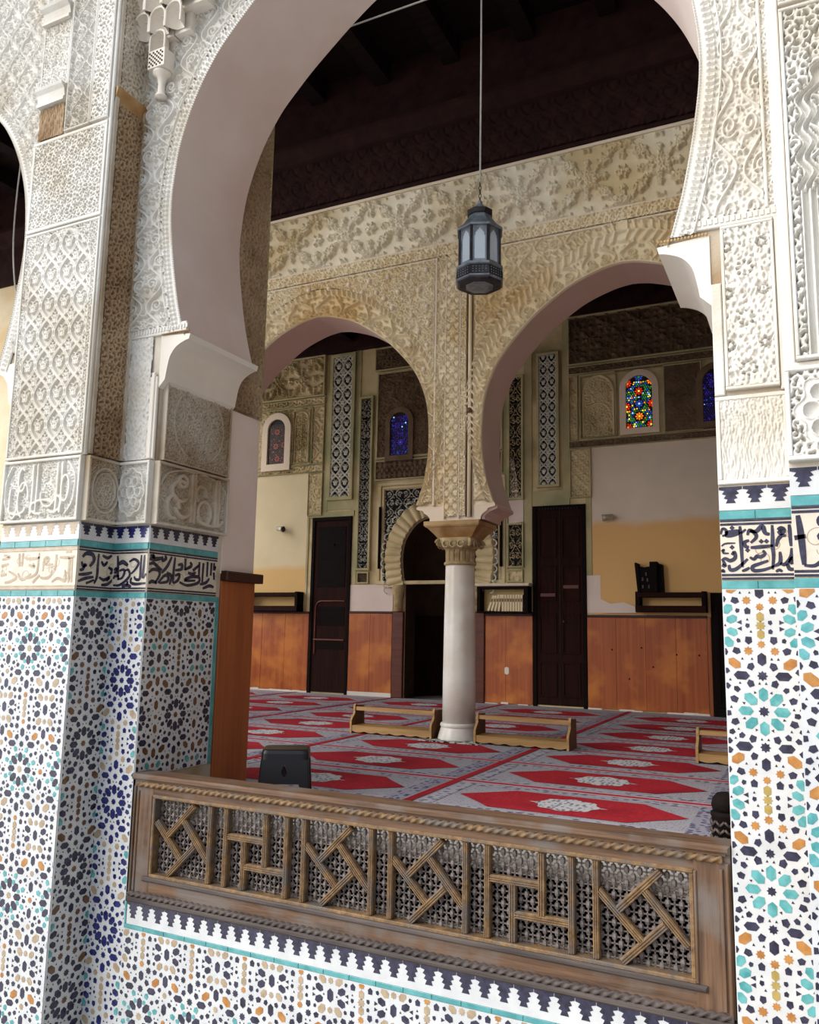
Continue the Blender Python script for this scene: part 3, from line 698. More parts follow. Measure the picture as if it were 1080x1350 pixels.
# recess strip and jamb above the inscription
relief('weathered_strip',FR,XP1+.026,XL-.05,1.745,2.40,.0036,lambda U,V:.5*hk(U*1.3,V*.45)+.3*hk2(U,V*.6),.016,[M['stucco']],WL)
mb=MB(); mb.obox(FR,XL-.05,XL,1.745,2.18,-.004,.016,0,.004); mb.obox(FR,XL-.035,XL-.012,1.745,2.2,.01,.024,0,.004); mb.build('white_edge_moulding',[M['plaster_white']],WL)
jambs_panel('carved_jamb_panel',EJ,YF+.03,YBK,1.745,2.165,(lambda f:lambda U,V:f(U,V))(lambda U,V:np.maximum(hk(U,V)*.8,np.clip(1-np.abs(np.hypot(U-3.4,V-1.98)-.2)/.01,0,1))),.03,'stucco_grey',WL,cell=.0034,t=.01)
mb=MB(); mb.obox(FR,XP1,XL+.17,2.402,2.455,-.002,.014,0,.003)
for i in range(22): mb.obox(FR,XP1+.006+i*.019,XP1+.016+i*.019,2.418,2.440,.012,.018)
mb.build('dentil_band',[M['stucco']],WL)
# hall side of the pier
PP=east(XL)
mb=MB(); mb.obox(PP,YBK+.004,YP,1.2,2.15,-.002,.006); mb.build('pink_plaster_face',[M['plaster_pink']],WL)
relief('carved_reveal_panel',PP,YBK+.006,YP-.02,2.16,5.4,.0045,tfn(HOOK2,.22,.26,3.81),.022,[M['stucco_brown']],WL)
mb=MB(); mb.tube([(XL+.008,YP-.008,2.15),(XL+.008,YP-.008,5.4)],.011,8); mb.build('corner_rods',[M['back_plain']],WL,True)

# ------------------------------------------------------------------ right pier
WR=empty('wall_front_right',(.1,3.4,ZL),'courtyard pier with lettered tile band and mosaic dado right of the big arch','wall',kind='structure')
XQ,YPR=-.045,2.72
pier(WR,XR,.72,XQ,.5,YPR,'r')
mb=MB(); mb.box(.72,3.0,YF,YP,ZL,ZT); mb.build('plain_wall',[M['stucco']],WR)  # unseen wall added to block light from the right
GP=front(YPR)
bands(WR,FR,XR,XQ,.03,T_RIGHT,'A',-.165,.65,'zn',dots=D_RIGHT,w=.0135)
bands(WR,GP,XQ,.5,.012,T_FAR,'A',.075,.62,'zn',w=.013)
h=.297
w5=XQ-XR-.028
def smear(U,V):
    k=np.clip((V-1.5)/.22,0,1)
    lo=tfn(HOOK2,.07,.62,warp=.004)(U,V); fine=tfn(HOOK,.05,.4)(U,V)
    return np.clip(.2+.5*lo+.2*fine+.45*hk(U,V)*k**2-.2*k,0,1)
jambs_panel('worn_inscription_panel',FR,XR,XQ,1.44,1.765,smear,.010,'stucco',WR,cell=.0026,t=.016)
def lob8(U,V,c,zc,R,k,amp):
    a=np.arctan2(V-zc,U-c); return np.hypot(U-c,V-zc)-R*(1+amp*np.cos(k*a))
def rosette(U,V):
    c,zc=.105,1.585; d=lob8(U,V,c,zc,.118,8,.1); r=np.clip(1-np.abs(d)/.008,0,1)+np.clip(1-np.abs(d-.02)/.004,0,1)
    sc=np.full_like(U,.8)
    for k in range(8):
        for R_,q in ((.078,.024),(.038,.015)):
            t=k*PI/4+(0 if R_>.05 else PI/8); e=np.hypot(U-c-R_*math.cos(t),V-zc-R_*math.sin(t))/q
            sc=np.where(e<1,.1+.55*e**2,np.where(e<1.25,1.0,sc))
    return np.maximum(np.minimum(r,1),np.where(d<0,sc*.9,.85*hk2(U,V)))
jambs_panel('rosette_panel',GP,XQ,.29,1.432,1.725,rosette,.03,'stucco',WR,cell=.0026)
dots8=lambda U,V,cx,cz,R:np.min([np.hypot(U-cx-R*math.cos(k*PI/4),V-cz-R*math.sin(k*PI/4)) for k in range(8)],0)
def worn(U,V):
    b=.55*tfn(HOOK2,.16,.26,warp=.006)(U,V)+.3*hk2(U*.8,V*.5); d=np.full_like(U,9.)
    for cz in (1.86,2.05,2.24): d=np.minimum(d,dots8(U,V,-.165,cz,.026))
    for cz in (1.95,2.15,2.33):
        for cx in (-.225,-.105): d=np.minimum(d,dots8(U,V,cx,cz,.016))
    return np.where(d<.0055,0,np.clip(b+.3,0,1))
jambs_panel('carved_panel',FR,XR+.04,XQ-.02,1.785,2.415,worn,.022,'stucco',WR,cell=.003,t=.012)
mb=MB(); mb.obox(FR,XR,XR+.036,1.77,2.2,-.002,.012,0,.004); mb.obox(FR,XQ-.018,XQ,1.77,2.42,-.002,.02,0,.004); mb.build('white_edge_moulding',[M['stucco']],WR)
mb=MB(); mb.obox(FR,XR-.11,XQ,2.42,2.47,-.002,.014,0,.003)
for i in range(17): mb.obox(FR,XR-.10+i*.02,XR-.088+i*.02,2.435,2.456,.012,.018)
mb.build('dentil_band',[M['stucco']],WR)
def upfar(U,V):
    c=.17; zc=2.55; d=np.where(V>zc,np.hypot(U-c,(V-zc)/1.35),np.abs(U-c))-.115; d=d+.012*np.sin(V*62)*(V>2.3)
    rib=np.minimum(1,np.clip(1-np.abs(d)/.008,0,1)+np.clip(1-np.abs(d-.024)/.006,0,1)+np.clip(1-np.abs(d+.02)/.004,0,1))
    return np.maximum(rib,np.where(d<-.02,scr2(U,V),np.where(d>.03,hk2(U,V),0))*.85)
jambs_panel('lobed_arch_panel',GP,XQ+.035,.33,1.745,2.94,upfar,.032,'stucco',WR,cell=.003,t=.012)
jambs_panel('carved_panel',GP,XQ+.035,.33,2.965,3.6,hk2,.016,'stucco',WR,cell=.004,t=.012)
mb=MB(); mb.obox(GP,XQ,XQ+.033,1.73,4.6,-.002,.012,0,.004); mb.obox(GP,XQ,.5,1.728,1.744,0,.014,0,.003); mb.build('white_edge_moulding',[M['plaster_white']],WR)

# ------------------------------------------------------------------ arch wall
WA=empty('wall_front_arch',(CX,3.38,2.4),'white horseshoe arch with carved stucco surround opening from the courtyard','arch',kind='structure')
mb=MB(); arch_body(mb,OUT,CX,XL,XR+.005,5.0,YF+.002,YBK); mb.box(XL,XR,YF+.002,YBK,4.99,5.0); mb.build('masonry_core',[M['stucco_grey']],WA)  # open above the arch, shaped to let more daylight into the hall
mb=MB(); reveal(mb,OUT,CX,YF-.014,YBK+.006,0,8); mb.build('smooth_soffit',[M['soffit']],WA,True)
crv=arch_pts(OUT,CX,6)
def vis(X,Z): return (Z<4.75)&(Z>2.412)
def trim(T,S,W):
    q=S/W; b=np.clip(1-np.abs(q-.06)/.06,0,1)*(.6+.4*np.cos(T*2*PI/.013))
    d=((T/.026)%1<.6)&(q>.32)&(q<.7)&~(((T/.026)%1<.4)&(q>.45)&(q<.62)); b=np.maximum(b,d*.7+.15)
    return np.maximum(b,np.clip(1-np.abs(q-.92)/.09,0,1)*1.0)
band_along('archivolt',crv,YF,0,.09,.0032,trim,.018,[M['stucco']],WA,n0=.009,keep=vis)
pa=np.array(arch_pts(OUT,CX,4)); 
def outside(X,Z,off=.07):
    # half-width of the opening at height Z
    p=smooth(OUT,6); zz=np.array([q[1] for q in p]); aa=np.array([q[0] for q in p])
    hw=np.interp(Z,zz,aa,left=aa[0],right=0)
    d=np.abs(X-CX)-hw
    r=np.hypot(X-CX,(Z-3.12))-1.33
    return np.where(Z>3.2,np.where(Z>4.0,r>off*.9,d>off),d>off*.98)
sp=tfn(SCROLL2,.27,.25)
relief('carved_spandrel',FR,XP1+.03,CX-.1,2.447,4.9,.004,sp,.024,[M['stucco']],WA,mask=outside)
relief('carved_spandrel',FR,CX+.1,XQ-.045,2.462,4.9,.0036,lambda U,V:np.clip(np.maximum(.9*tfn(SCROLL2,.21,.34,-.165,warp=.003)(U,V),.4*hk2(U,V)),0,1),.022,[M['stucco']],WA,mask=outside)
mb=MB(); mb.obox(FR,XQ-.044,XQ-.03,2.46,4.7,-.002,.02,0,.004); mb.obox(FR,XQ-.012,XQ,2.46,4.7,-.002,.02,0,.004); mb.build('white_edge_moulding',[M['stucco']],WA)
relief('carved_strip',FR,XQ-.03,XQ-.012,2.46,4.7,.003,hk,.01,[M['stucco']],WA)
# imposts under the arch
def impost(x,s,name):
    pf=[(0,2.12),(.04,2.16),(.05,2.22),(.065,2.28),(.10,2.325),(.15,2.35),(.185,2.358),(.192,2.385),(0,2.40)]
    pf=[pf[0]]+smooth(pf[1:-2],4)+pf[-2:]
    mb=MB(); mb.prism([(x+s*a,z) for a,z in pf],lambda p,q,t:(p,t,q),YF-.006,YBK+.01); o=mb.build(name,[M['plaster_white']],WA)
    mb=MB()
    for i in range(15): mb.ball((x+s*(.01+.0125*i),YF-.012,2.402),.006,6,4)
    mb.build('impost_bead',[M['abacus']],WA)
impost(XL,1,'impost_corbel'); impost(XR,-1,'impost_corbel')
# parapet below the balustrade
WP=empty('wall_front_parapet',(CX,3.25,ZL),'low mosaic tiled wall under the wooden balustrade','wall',kind='structure')
mb=MB(); mb.box(XL,XR,YF+.002,3.5,ZL,-.386); mb.box(XL,XR,3.2,3.5,-.386,-.02); mb.build('masonry_core',[M['stucco_grey']],WP)
merlons('merlon_tile_band',FR,XL+.014,XR,-.486,-.387,.0765,WP)
strip('turquoise_tile_band',FR,XL,XR,-.506,-.487,'teal_band',WP)
strip('turquoise_tile_band',FR,XL,XL+.013,-.486,-.36,'teal_band',WP)
zellij('zellij_dado',FR,XL,XR,ZL,-.507,-2.28,-.87,'B',WP)
# muqarnas bracket high in the corner
MQ=empty('wall_muqarnas_bracket',(-3.02,YF,3.8),'white stalactite bracket with tiers of small niches beside the arch top','bracket',kind='structure')
mb=MB()
colm=[(.035,0),(.03,.012),(.02,.03),(.018,.08),(.028,.12),(.05,.135),(.052,.15)]
mb.lathe([(a,b) for a,b in colm],(-3.06,YF-.05,3.745),16); mb.build('colonnette',[M['plaster_white']],MQ,True)
mb=MB(); mb.box(-3.115,-3.0,YF-.105,YF,3.895,4.0); mb.build('bracket_block',[M['plaster_white']],MQ)
mb=MB()
for i in range(8):
    for j in range(7):
        if (i+j)%2==0: mb.box(-3.108+i*.0128,-3.108+i*.0128+.008,YF-.1085,YF-.104,3.905+j*.0125,3.905+j*.0125+.008)
mb.build('pierced_grille',[M['ground_brown']],MQ)
def niche(mb,x,y,z,w,h,d):
    """small scooped niche: pointed-arch outline with a hollow half dome"""
    n=12; o=[]
    for i in range(n+1):
        a=PI*i/n; o.append((-w/2*math.cos(a),h*.55+h*.45*math.sin(a)**.8))
    o=[(-w/2,0)]+o+[(w/2,0)]
    outer=[(p,q) for p,q in o]; K=5; rows=[]
    for k in range(K+1):
        t=k/K; rows.append([(x+p*(1-t*.75),y+d*math.sin(t*PI/2),z+h*.15*t+q*(1-.35*t)) for p,q in outer])
    vs=sum(rows,[]); m=len(outer); fs=[]
    for k in range(K):
        for i in range(m-1): fs.append((k*m+i,k*m+i+1,(k+1)*m+i+1,(k+1)*m+i))
    fs.append(tuple(range(K*m,K*m+m))); mb.add(vs,fs)
    # frame rib round the niche
    mb.tube([(x+p,y-.002,z+q) for p,q in outer],.006,6)
mb=MB()
tiers=[(4.0,(-3.06,),.115,.115),(4.09,(-3.15,-3.035,-2.925),.115,.13),(4.2,(-3.16,-3.04,-2.92,-2.8),.12,.14),(4.33,(-3.16,-3.04,-2.92,-2.8,-2.68),.12,.15),(4.47,(-3.16,-3.04,-2.92,-2.8,-2.68,-2.56),.12,.16)]
for t,(z,xs,w_,h_) in enumerate(tiers):
    for x in xs:
        y=YF-.10-.035*t
        niche(mb,x,y,z,w_*.92,h_,.07)
        mb.box(x-w_/2,x+w_/2,y+.075,YF+.0,z,z+h_)
mb.build('stalactite_niches',[M['plaster_white']],MQ)
# left neighbour arch (only its right flank shows)
CL=-5.44
WB=empty('wall_front_far_arch',(CL,3.38,2.4),'second courtyard arch cut by the left edge','arch',kind='structure')
mb=MB(); arch_body(mb,OUT,CL,CL-1.36,-4.08,5.0,YF+.002,YBK); mb.box(CL-2.2,CL-1.36,YF,YP,ZL,ZT); mb.box(CL-1.36,-4.085,YF,3.4,ZL,.18); mb.build('masonry_core',[M['stucco_grey']],WB)  # also left open above the arch for added daylight
mb=MB(); reveal(mb,OUT,CL,YF-.012,YBK+.006,0,8); mb.build('smooth_soffit',[M['plaster_white']],WB,True)
band_along('archivolt',arch_pts(OUT,CL,6),YF,0,.09,.005,trim,.018,[M['stucco']],WB,keep=lambda X,Z:(X>-4.75)&(Z<4.75))
def outs2(X,Z):
    p=smooth(OUT,6); zz=np.array([q[1] for q in p]); aa=np.array([q[0] for q in p]); hw=np.interp(Z,zz,aa,left=aa[0],right=0)
    return np.where(Z>4.0,np.hypot(X-CL,Z-3.12)-1.33>.075,np.abs(X-CL)-hw>.08)
relief('carved_spandrel',FR,-4.85,XP0-.001,2.457,4.9,.006,tfn(SCROLL2,.2,.22),.02,[M['stucco']],WB,mask=outs2)
pf=[(0,2.12),(.04,2.16),(.05,2.22),(.065,2.28),(.10,2.325),(.15,2.35),(.185,2.358),(.192,2.385),(0,2.40)]
mb=MB(); mb.prism([(-4.085-a,z) for a,z in pf],lambda p,q,t:(p,t,q),YF-.006,YBK+.01); mb.build('impost_corbel',[M['plaster_white']],WB)
zellij('zellij_dado',FR,CL-1.36,-4.09,ZL,.18,CL,-.4,'B',WB)
# ------------------------------------------------------------------ hall shell
HX0,HX1=-9.6,2.4; YA0,YA1=6.36,6.78; YB=10.1
def struct(name,mb,mats,label,cat,smooth=False):
    o=mb.build(name,mats,None,smooth); return tag(o,label,cat,kind='structure')
mb=MB(); mb.box(HX0,HX1,3.2,YB+1.2,-.25,-.012); struct('floor_hall',mb,M['floor_stone'],'stone floor of the prayer hall under the carpet','floor')
mb=MB(); mb.box(-14,8,-9,3.2,ZL-.2,ZL); struct('floor_courtyard',mb,M['floor_stone'],'pale marble courtyard paving below the mosaic walls','floor')  # out of view; put in to bounce light upward
mb=MB(); mb.box(HX0-.3,HX0,3.5,YB,-.2,.9); mb.box(HX0-.3,HX0,3.5,4.0,.9,ZT); mb.box(HX0-.3,HX0,6.3,6.9,.9,ZT); mb.box(HX0-.3,HX0,9.7,YB,.9,ZT); mb.box(HX0-.3,HX0,3.5,YB,5.2,ZT); struct('wall_left',mb,M['hall_smooth'],'plaster end wall of the hall on the left with tall openings added for daylight','wall')  # unseen openings added to brighten the hall from the left
mb=MB(); mb.box(HX1,HX1+.3,3.5,YB,-.2,.9); mb.box(HX1,HX1+.3,3.5,7.2,.9,ZT); mb.box(HX1,HX1+.3,9.2,YB,.9,ZT); mb.box(HX1,HX1+.3,3.5,YB,4.4,ZT); struct('wall_right',mb,M['hall_smooth'],'plaster end wall of the hall on the right with tall openings added for daylight','wall')  # out of view; rear opening put in for extra light on the back wall
# ceiling
CE=empty('ceiling',(-2.7,6.5,5.6),'near-black carved wooden ceiling with beams over the hall','ceiling',kind='structure')
mb=MB(); mb.box(HX0,HX1,YBK,YB+.3,6.3,6.5)
mb.build('ceiling_boards',[M['ceiling']],CE)
mb=MB()
for i in range(15): mb.box(-8.6+i*.72,-8.6+i*.72+.16,YBK,YA0-.05,6.1,6.3)
mb.build('ceiling_beams',[M['ceiling']],CE)
mb=MB(); mb.box(HX0,HX1,YA0-.03,YA0+.2,4.985,6.3); mb.build('wooden_frieze',[M['ceiling_relief']],CE)
FA=front(YA0)
relief('carved_wooden_frieze',front(YA0-.032),-4.95,-.3,5.02,5.47,.012,tfn(OGEE1,.3,.42),.02,[M['ceiling_relief']],CE)
mb=MB(); mb.prism([(0,5.47),(.05,5.50),(.07,5.56),(.11,5.62),(.11,5.66),(0,5.66)],lambda p,q,t:(t,YA0-.03-p,q),HX0,HX1); mb.build('cornice',[M['ceiling_relief']],CE)
mb=MB(); mb.box(HX0,HX1,YA1-.02,YB,5.25,5.45)
for i in range(14): mb.box(-8.9+i*.72,-8.9+i*.72+.14,YA1,YB,5.1,5.25)
mb.build('rear_bay_ceiling',[M['ceiling']],CE)
mb=MB(); mb.box(HX0,HX1,YB-.12,YB,4.99,5.26); mb.build('rear_frieze',[M['ceiling_relief']],CE)
mb=MB(); mb.tube([(-6.2,4.5,5.14),(-.6,4.5,5.142)],.006,6); tag(mb.build('trim_tie_rod',[M['cord']]),'thin pale tie rod crossing under the dark ceiling','rod',kind='structure')

# ------------------------------------------------------------------ inner arcade
AI=empty('wall_inner_arcade',(-2.72,6.56,1.84),'inner arcade wall of cream carved stucco with two round arches','arcade',kind='structure')
INN=[(1.085,1.95),(1.115,2.04),(1.17,2.22),(1.203,2.5),(1.185,2.84),(1.11,3.08),(1.0,3.26),(.83,3.45),(.71,3.56),(.51,3.70),(.36,3.78),(.15,3.85),(0,3.872)]
ACC=(-1.25,-4.15,-7.05); ACX=((-2.70,.2),(-5.60,-2.70),(-8.5,-5.60))
mb=MB()
for c,(a,b) in zip(ACC,ACX):
    arch_body(mb,INN,c,a,b,5.0,YA0+.004,YA1)
for x in (.2,-2.70,-5.6,-8.5): 
    mb.box(x-.235,x+.235,YA0+.004,YA1,1.838,1.951)
mb.box(.2,.9,YA0+.004,YA1,0,5.0); mb.box(HX0,-8.5,YA0+.004,YA1,0,5.0); mb.box(.05,.4,YA0+.004,YA1,0,1.84)
mb.build('masonry_core',[M['hall_stucco']],AI)
mb=MB()
for c in ACC: reveal(mb,INN,c,YA0-.004,YA1+.004,0,7)
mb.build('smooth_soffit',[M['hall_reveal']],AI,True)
# stepped impost blocks over the capitals
mb=MB()
for x in (-2.70,-5.6):
    pf=[(-.235,1.838),(-.235,1.86),(-.25,1.885),(-.29,1.91),(-.30,1.93),(-.36,1.945),(-.365,1.965),(.365,1.965),(.36,1.945),(.30,1.93),(.29,1.91),(.25,1.885),(.235,1.86),(.235,1.838)]
    mb.prism([(x+a,z) for a,z in pf],lambda p,q,t:(p,t,q),YA0-.005,YA1+.006)
mb.build('impost_block',[M['hall_smooth']],AI)
mb=MB()
for x in (-2.70,): 
    pf=[(-.262,1.84),(-.262,1.868),(-.3,1.9),(-.375,1.93),(-.375,1.955),(-.30,1.955),(-.2,1.84)]
    mb.prism([(x-a,z) for a,z in pf],lambda p,q,t:(p,t,q),YA0+.02,YA1+.007)
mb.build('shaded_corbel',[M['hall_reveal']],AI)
hs=tfn(SCROLL2,.30,.30); hh=tfn(HOOK,.30,.30); hh2=tfn(HOOK2,.3,.3)
# archivolts: a crescent that widens to the crown, edged with a rope
def arch_trim(kind):
    def f(T,S,W):
        q=S/W; o=np.clip(1-np.abs(q-.03)/.03,0,1)
        rope=(q>.80)&(q<.97); o=np.maximum(o,rope*(.45+.55*np.cos(2*PI*(T/.05+ (q-.8)*2.2))))
        o=np.maximum(o,np.clip(1-np.abs(q-.77)/.025,0,1)); o=np.maximum(o,np.clip(1-np.abs(q-.985)/.02,0,1))
        if kind: 
            o=np.maximum(o,((q>.52)&(q<.76))*(.4+.4*np.cos(2*PI*(T/.06-(q-.52)*2.0))))
            o=np.maximum(o,np.where((q>.06)&(q<.5),hs(T,S*1.0)*.9,0))
        else: o=np.maximum(o,np.where((q>.07)&(q<.74),hs(T,S)*.9,0))
        return o
    return f
cr_l=arch_pts(INN,-4.15,6); cr_r=arch_pts(INN,-1.25,6)
wl=lambda q: .062+.215*math.sin(PI*min(1,max(0,q)))**1.6
wr=lambda q: .062+.30*math.sin(PI*min(1,max(0,q)))**1.6
band_along('archivolt',cr_l,YA0,0.0,wl,.0065,arch_trim(0),.045,[M['hall_stucco']],AI,keep=lambda X,Z:(X>-5.0)&(Z>1.98))
band_along('archivolt',cr_r,YA0,0.0,wr,.0065,arch_trim(1),.045,[M['hall_stucco']],AI,keep=lambda X,Z:(X<-.3)&(Z>1.98))
def out_arch(c,w):
    pp,_=resample(arch_pts(INN,c,6),.01); nm=normals(pp); n=len(pp)
    xo=np.array([pp[i][0]+nm[i][0]*w(i/(n-1)) for i in range(n)]); zo=np.array([pp[i][1]+nm[i][1]*w(i/(n-1)) for i in range(n)])
    h=n//2; zl,xl=zo[:h+1],np.abs(xo[:h+1]-c); o=np.argsort(zl)
    def f(X,Z):
        return np.abs(X-c)>np.interp(Z,zl[o],xl[o],right=-1)-.012
    return f
relief('carved_spandrel',FA,-4.95,-2.905,2.0,4.215,.0065,hh,.034,[M['hall_stucco']],AI,mask=out_arch(-4.15,wl))
relief('carved_spandrel',FA,-2.53,-.35,2.0,4.215,.0068,tfn(SCROLL,.27,.27,.03,.02),.034,[M['hall_stucco']],AI,mask=out_arch(-1.25,wr))
mb=MB()
for (x,z) in [(-2.99,4.13),(-3.18,4.12),(-3.38,4.13),(-3.58,4.12),(-3.8,4.13),(-4.02,4.13),(-4.25,4.15),(-4.7,4.14),(-3.06,3.95),(-3.27,3.97),(-3.5,4.0),(-2.98,3.78),(-3.13,3.72),(-3.33,3.82),(-3.06,3.55),(-2.97,3.42),(-3.14,3.45),(-3.22,3.6),(-3.0,3.2),(-3.42,3.93),(-3.65,4.03),(-2.96,3.62)]:
    mb=MB(); mb.ball((x,YA0-.034,z),.024,8,5); mb.build('boss',[M['hall_smooth']],AI,True)
# pilaster above the column
mb=MB()
for a,b in ((-2.905,-2.885),(-2.80,-2.788),(-2.665,-2.652)): mb.obox(FA,a,b,1.968 if a<-2.85 else 1.85,4.225,-.002,.03,0,.004)
mb.obox(FA,-4.95,-2.885,4.213,4.235,-.002,.02,0,.004); mb.obox(FA,-2.55,-.3,4.213,4.235,-.002,.02,0,.004)
mb.obox(FA,-4.95,-.3,4.345,4.362,-.002,.02,0,.004); mb.obox(FA,-4.95,-.3,4.955,4.985,-.002,.016,0,.004)
mb.build('fillet_moulding',[M['hall_smooth']],AI)
relief('carved_strip',FA,-2.884,-2.802,1.968,4.34,.006,hs,.03,[M['hall_stucco']],AI)
relief('carved_strip',FA,-2.787,-2.667,1.87,4.34,.006,tfn(OGEE1,.16,.23,-2.727),.03,[M['hall_stucco']],AI)
relief('carved_strip',FA,-2.65,-2.60,1.87,4.34,.006,hh,.028,[M['hall_stucco']],AI)
mb=MB(); mb.tube([(-2.565,YA0-.016,1.86),(-2.565,YA0-.016,4.2)],.018,10); mb.build('colonette',[M['hall_stucco']],AI,True)
mb=MB(); mb.tube([(-2.588,YA0-.02,1.86),(-2.588,YA0-.02,4.2)],.006,6); mb.tube([(-2.545,YA0-.02,1.86),(-2.545,YA0-.02,4.2)],.005,6)
mb.ball((-2.565,YA0-.032,2.78),.026,8,5); mb.build('dark_edge_line',[M['conduit']],AI,True)
relief('lettered_frieze',FA,-4.95,-.3,4.237,4.343,.0065,lambda U,V:np.maximum(tfn(HOOK2,.26,.26,0,4.237)(U,V),0),.03,[M['hall_stucco']],AI)
relief('rosette_frieze',FA,-4.95,-.3,4.364,4.953,.0062,(lambda g:lambda U,V:g(U,V)*np.clip(np.minimum(V-4.37,4.948-V)/.025,0,1))(tfn(ROSE,.59,.59,-.05,4.364)),.05,[M['frieze']],AI)
# ------------------------------------------------------------------ columns
def column(x,label):
    c=empty('marble_column',(x,6.57,0),label,'column',kind='thing')
    C0=(x,6.57,.004)
    mb=MB(); mb.lathe([(.178,0),(.178,.012),(.168,.05),(.152,.095),(.150,.10),(.154,.105),(.158,.118),(.154,.131),(.148,.136)],C0,40); mb.build('base',[M['marble']],c,True)
    mb=MB(); mb.lathe([(.140,.136),(.1385,.5),(.134,1.0),(.127,1.44),(.127,1.462)],C0,40); mb.build('shaft',[M['marble']],c,True)
    mb=MB(); mb.lathe([(.127,1.462),(.138,1.466),(.142,1.478),(.138,1.49),(.128,1.494)],C0,40); mb.build('collar',[M['capital']],c,True)
    mb=MB(); n=64; vs=[];fs=[]
    prof=[(.126,1.494),(.128,1.53),(.128,1.585),(.132,1.60),(.12,1.604)]
    for r,z in prof:
        for k in range(n):
            a=2*PI*k/n; rr=r*(1-.06*(math.cos(16*a)>.2)*(z<1.6)); vs.append((x+rr*math.cos(a),6.57+rr*math.sin(a),z))
    for i in range(len(prof)-1):
        for k in range(n): fs.append((i*n+k,i*n+(k+1)%n,(i+1)*n+(k+1)%n,(i+1)*n+k))
    mb.add(vs,fs); mb.build('fluted_neck',[M['capital']],c)
    mb=MB()
    lv=[(.125,1.598),(.15,1.625),(.165,1.66),(.163,1.70)]
    vs=[];fs=[];n=32
    for i,(r,z) in enumerate(lv):
        k_=i/(len(lv)-1)
        for k in range(n):
            a=2*PI*k/n; ca,sa=math.cos(a),math.sin(a); q=r/max(abs(ca),abs(sa)); rr=r*(1-k_)+min(q,r*1.22)*k_; vs.append((x+rr*ca,6.57+rr*sa,z))
    for i in range(len(lv)-1):
        for k in range(n): fs.append((i*n+k,i*n+(k+1)%n,(i+1)*n+(k+1)%n,(i+1)*n+k))
    fs.append(tuple(range((len(lv)-1)*n,len(lv)*n))); mb.add(vs,fs)
    mb.build('capital_bell',[M['capital']],c,True)
    for s in (-1,1):
        for t in (-1,1):
            mb=MB(); cx,cy=x+s*.142,6.57+t*.142
            pts=[(cx+s*.03*math.cos(a)*(1-a/16)*.7,cy+t*.03*math.cos(a)*(1-a/16)*.7,1.655+.034*math.sin(a)*(1-a/16)) for a in [k*.45 for k in range(24)]]
            mb.tube(pts,.011,6); mb.build('corner_volute',[M['capital']],c,True)
    for t in (-1,1):
        for s in (-1,0,1):
            mb=MB(); mb.tube([(x+s*.07+.03*math.cos(a),6.57+t*(.166-.004*abs(s)),1.645+.028*math.sin(a)) for a in [k*.5 for k in range(12)]],.008,5); mb.build('carved_leaf',[M['capital']],c,True)
            mb=MB(); mb.tube([(6.57*0+x+t*.166,6.57+s*.07+.03*math.cos(a),1.645+.028*math.sin(a)) for a in [k*.5 for k in range(12)]],.008,5); mb.build('carved_leaf',[M['capital']],c,True)
    mb=MB(); vs=[];fs=[]
    sq=[(.158,1.698),(.162,1.705),(.185,1.735),(.232,1.785),(.245,1.79),(.248,1.80),(.255,1.80),(.255,1.838)]
    for r,z in sq:
        for sx,sy in ((-1,-1),(1,-1),(1,1),(-1,1)): vs.append((x+r*sx,6.57+r*.86*sy,z))
    for i in range(len(sq)-1):
        for k in range(4): fs.append((i*4+k,i*4+(k+1)%4,(i+1)*4+(k+1)%4,(i+1)*4+k))
    fs.append(tuple(range(len(vs)-4,len(vs)))); fs.append((3,2,1,0)); mb.add(vs,fs); mb.build('abacus',[M['abacus']],c)
    return c
column(-2.735,'cream marble column with carved ochre capital carrying the two inner arches')
c2_=column(-5.62,'marble column of the inner arcade standing behind the left courtyard pier'); c2_['kind']='structure'

# ------------------------------------------------------------------ back wall
BW=empty('wall_back',(-4.5,YB,0),'back wall with carved stucco fields, plain plaster and painted pilasters','wall',kind='structure')
FB=front(YB)
MX=-4.512
mb=MB()
mb.box(HX0,MX-.56,YB,YB+.3,0,5.3) ; mb.box(MX+.56,HX1,YB,YB+.3,0,5.3); mb.box(MX-.56,MX+.56,YB,YB+.3,2.62,5.3)
NI=[(.495,0),(.495,.5),(.495,1.0),(.495,1.48),(.497,1.53),(.53,1.68),(.546,1.9),(.52,2.08),(.455,2.22),(.33,2.36),(.17,2.43),(0,2.455)]
arch_body(mb,NI,MX,MX-.56,MX+.56,2.62,YB,YB+.3)
mb.build('masonry_core',[M['back_stucco']],BW)
mb=MB(); mb.obox(FB,-8.6,-6.655,1.16,3.2,-.01,.006); mb.build('plain_plaster_left',[M['wash_left']],BW)
mb=MB(); mb.obox(FB,-2.425,-.2,1.14,3.235,-.01,.006); mb.build('plain_plaster_right',[M['wash']],BW)
mb=MB(); mb.obox(FB,-5.885,-5.2,1.16,1.53,-.01,.012); mb.build('plain_plaster_patch',[M['plaster_pink']],BW)
mb=MB(); mb.obox(FB,-2.5,-2.33,1.16,1.62,0,.009); mb.poly([FB(a,b,.038) for a,b in [(-2.33,1.16),(-1.9,1.16),(-1.92,1.24),(-2.05,1.29),(-2.2,1.27),(-2.33,1.33)]]); mb.build('patched_plaster',[M['plaster_pink']],BW)
def bp(name,u0,u1,v0,v1,f,depth,key,cell=.011,dark=None,thr=.4,t=.02,frame=True):
    depth*=1.8
    o=relief(name,FB,u0+t,u1-t,v0+t,v1-t,cell,f,depth,[M[key],M[dark]] if dark else [M[key]],BW,thr=thr if dark else None,n0=.004)
    if frame:
        mb=MB(); mb.frame(FB,u0,u1,v0,v1,t,-.002,depth+.012,0,.004); mb.build('panel_border',[M['back_plain']],BW)
    return o
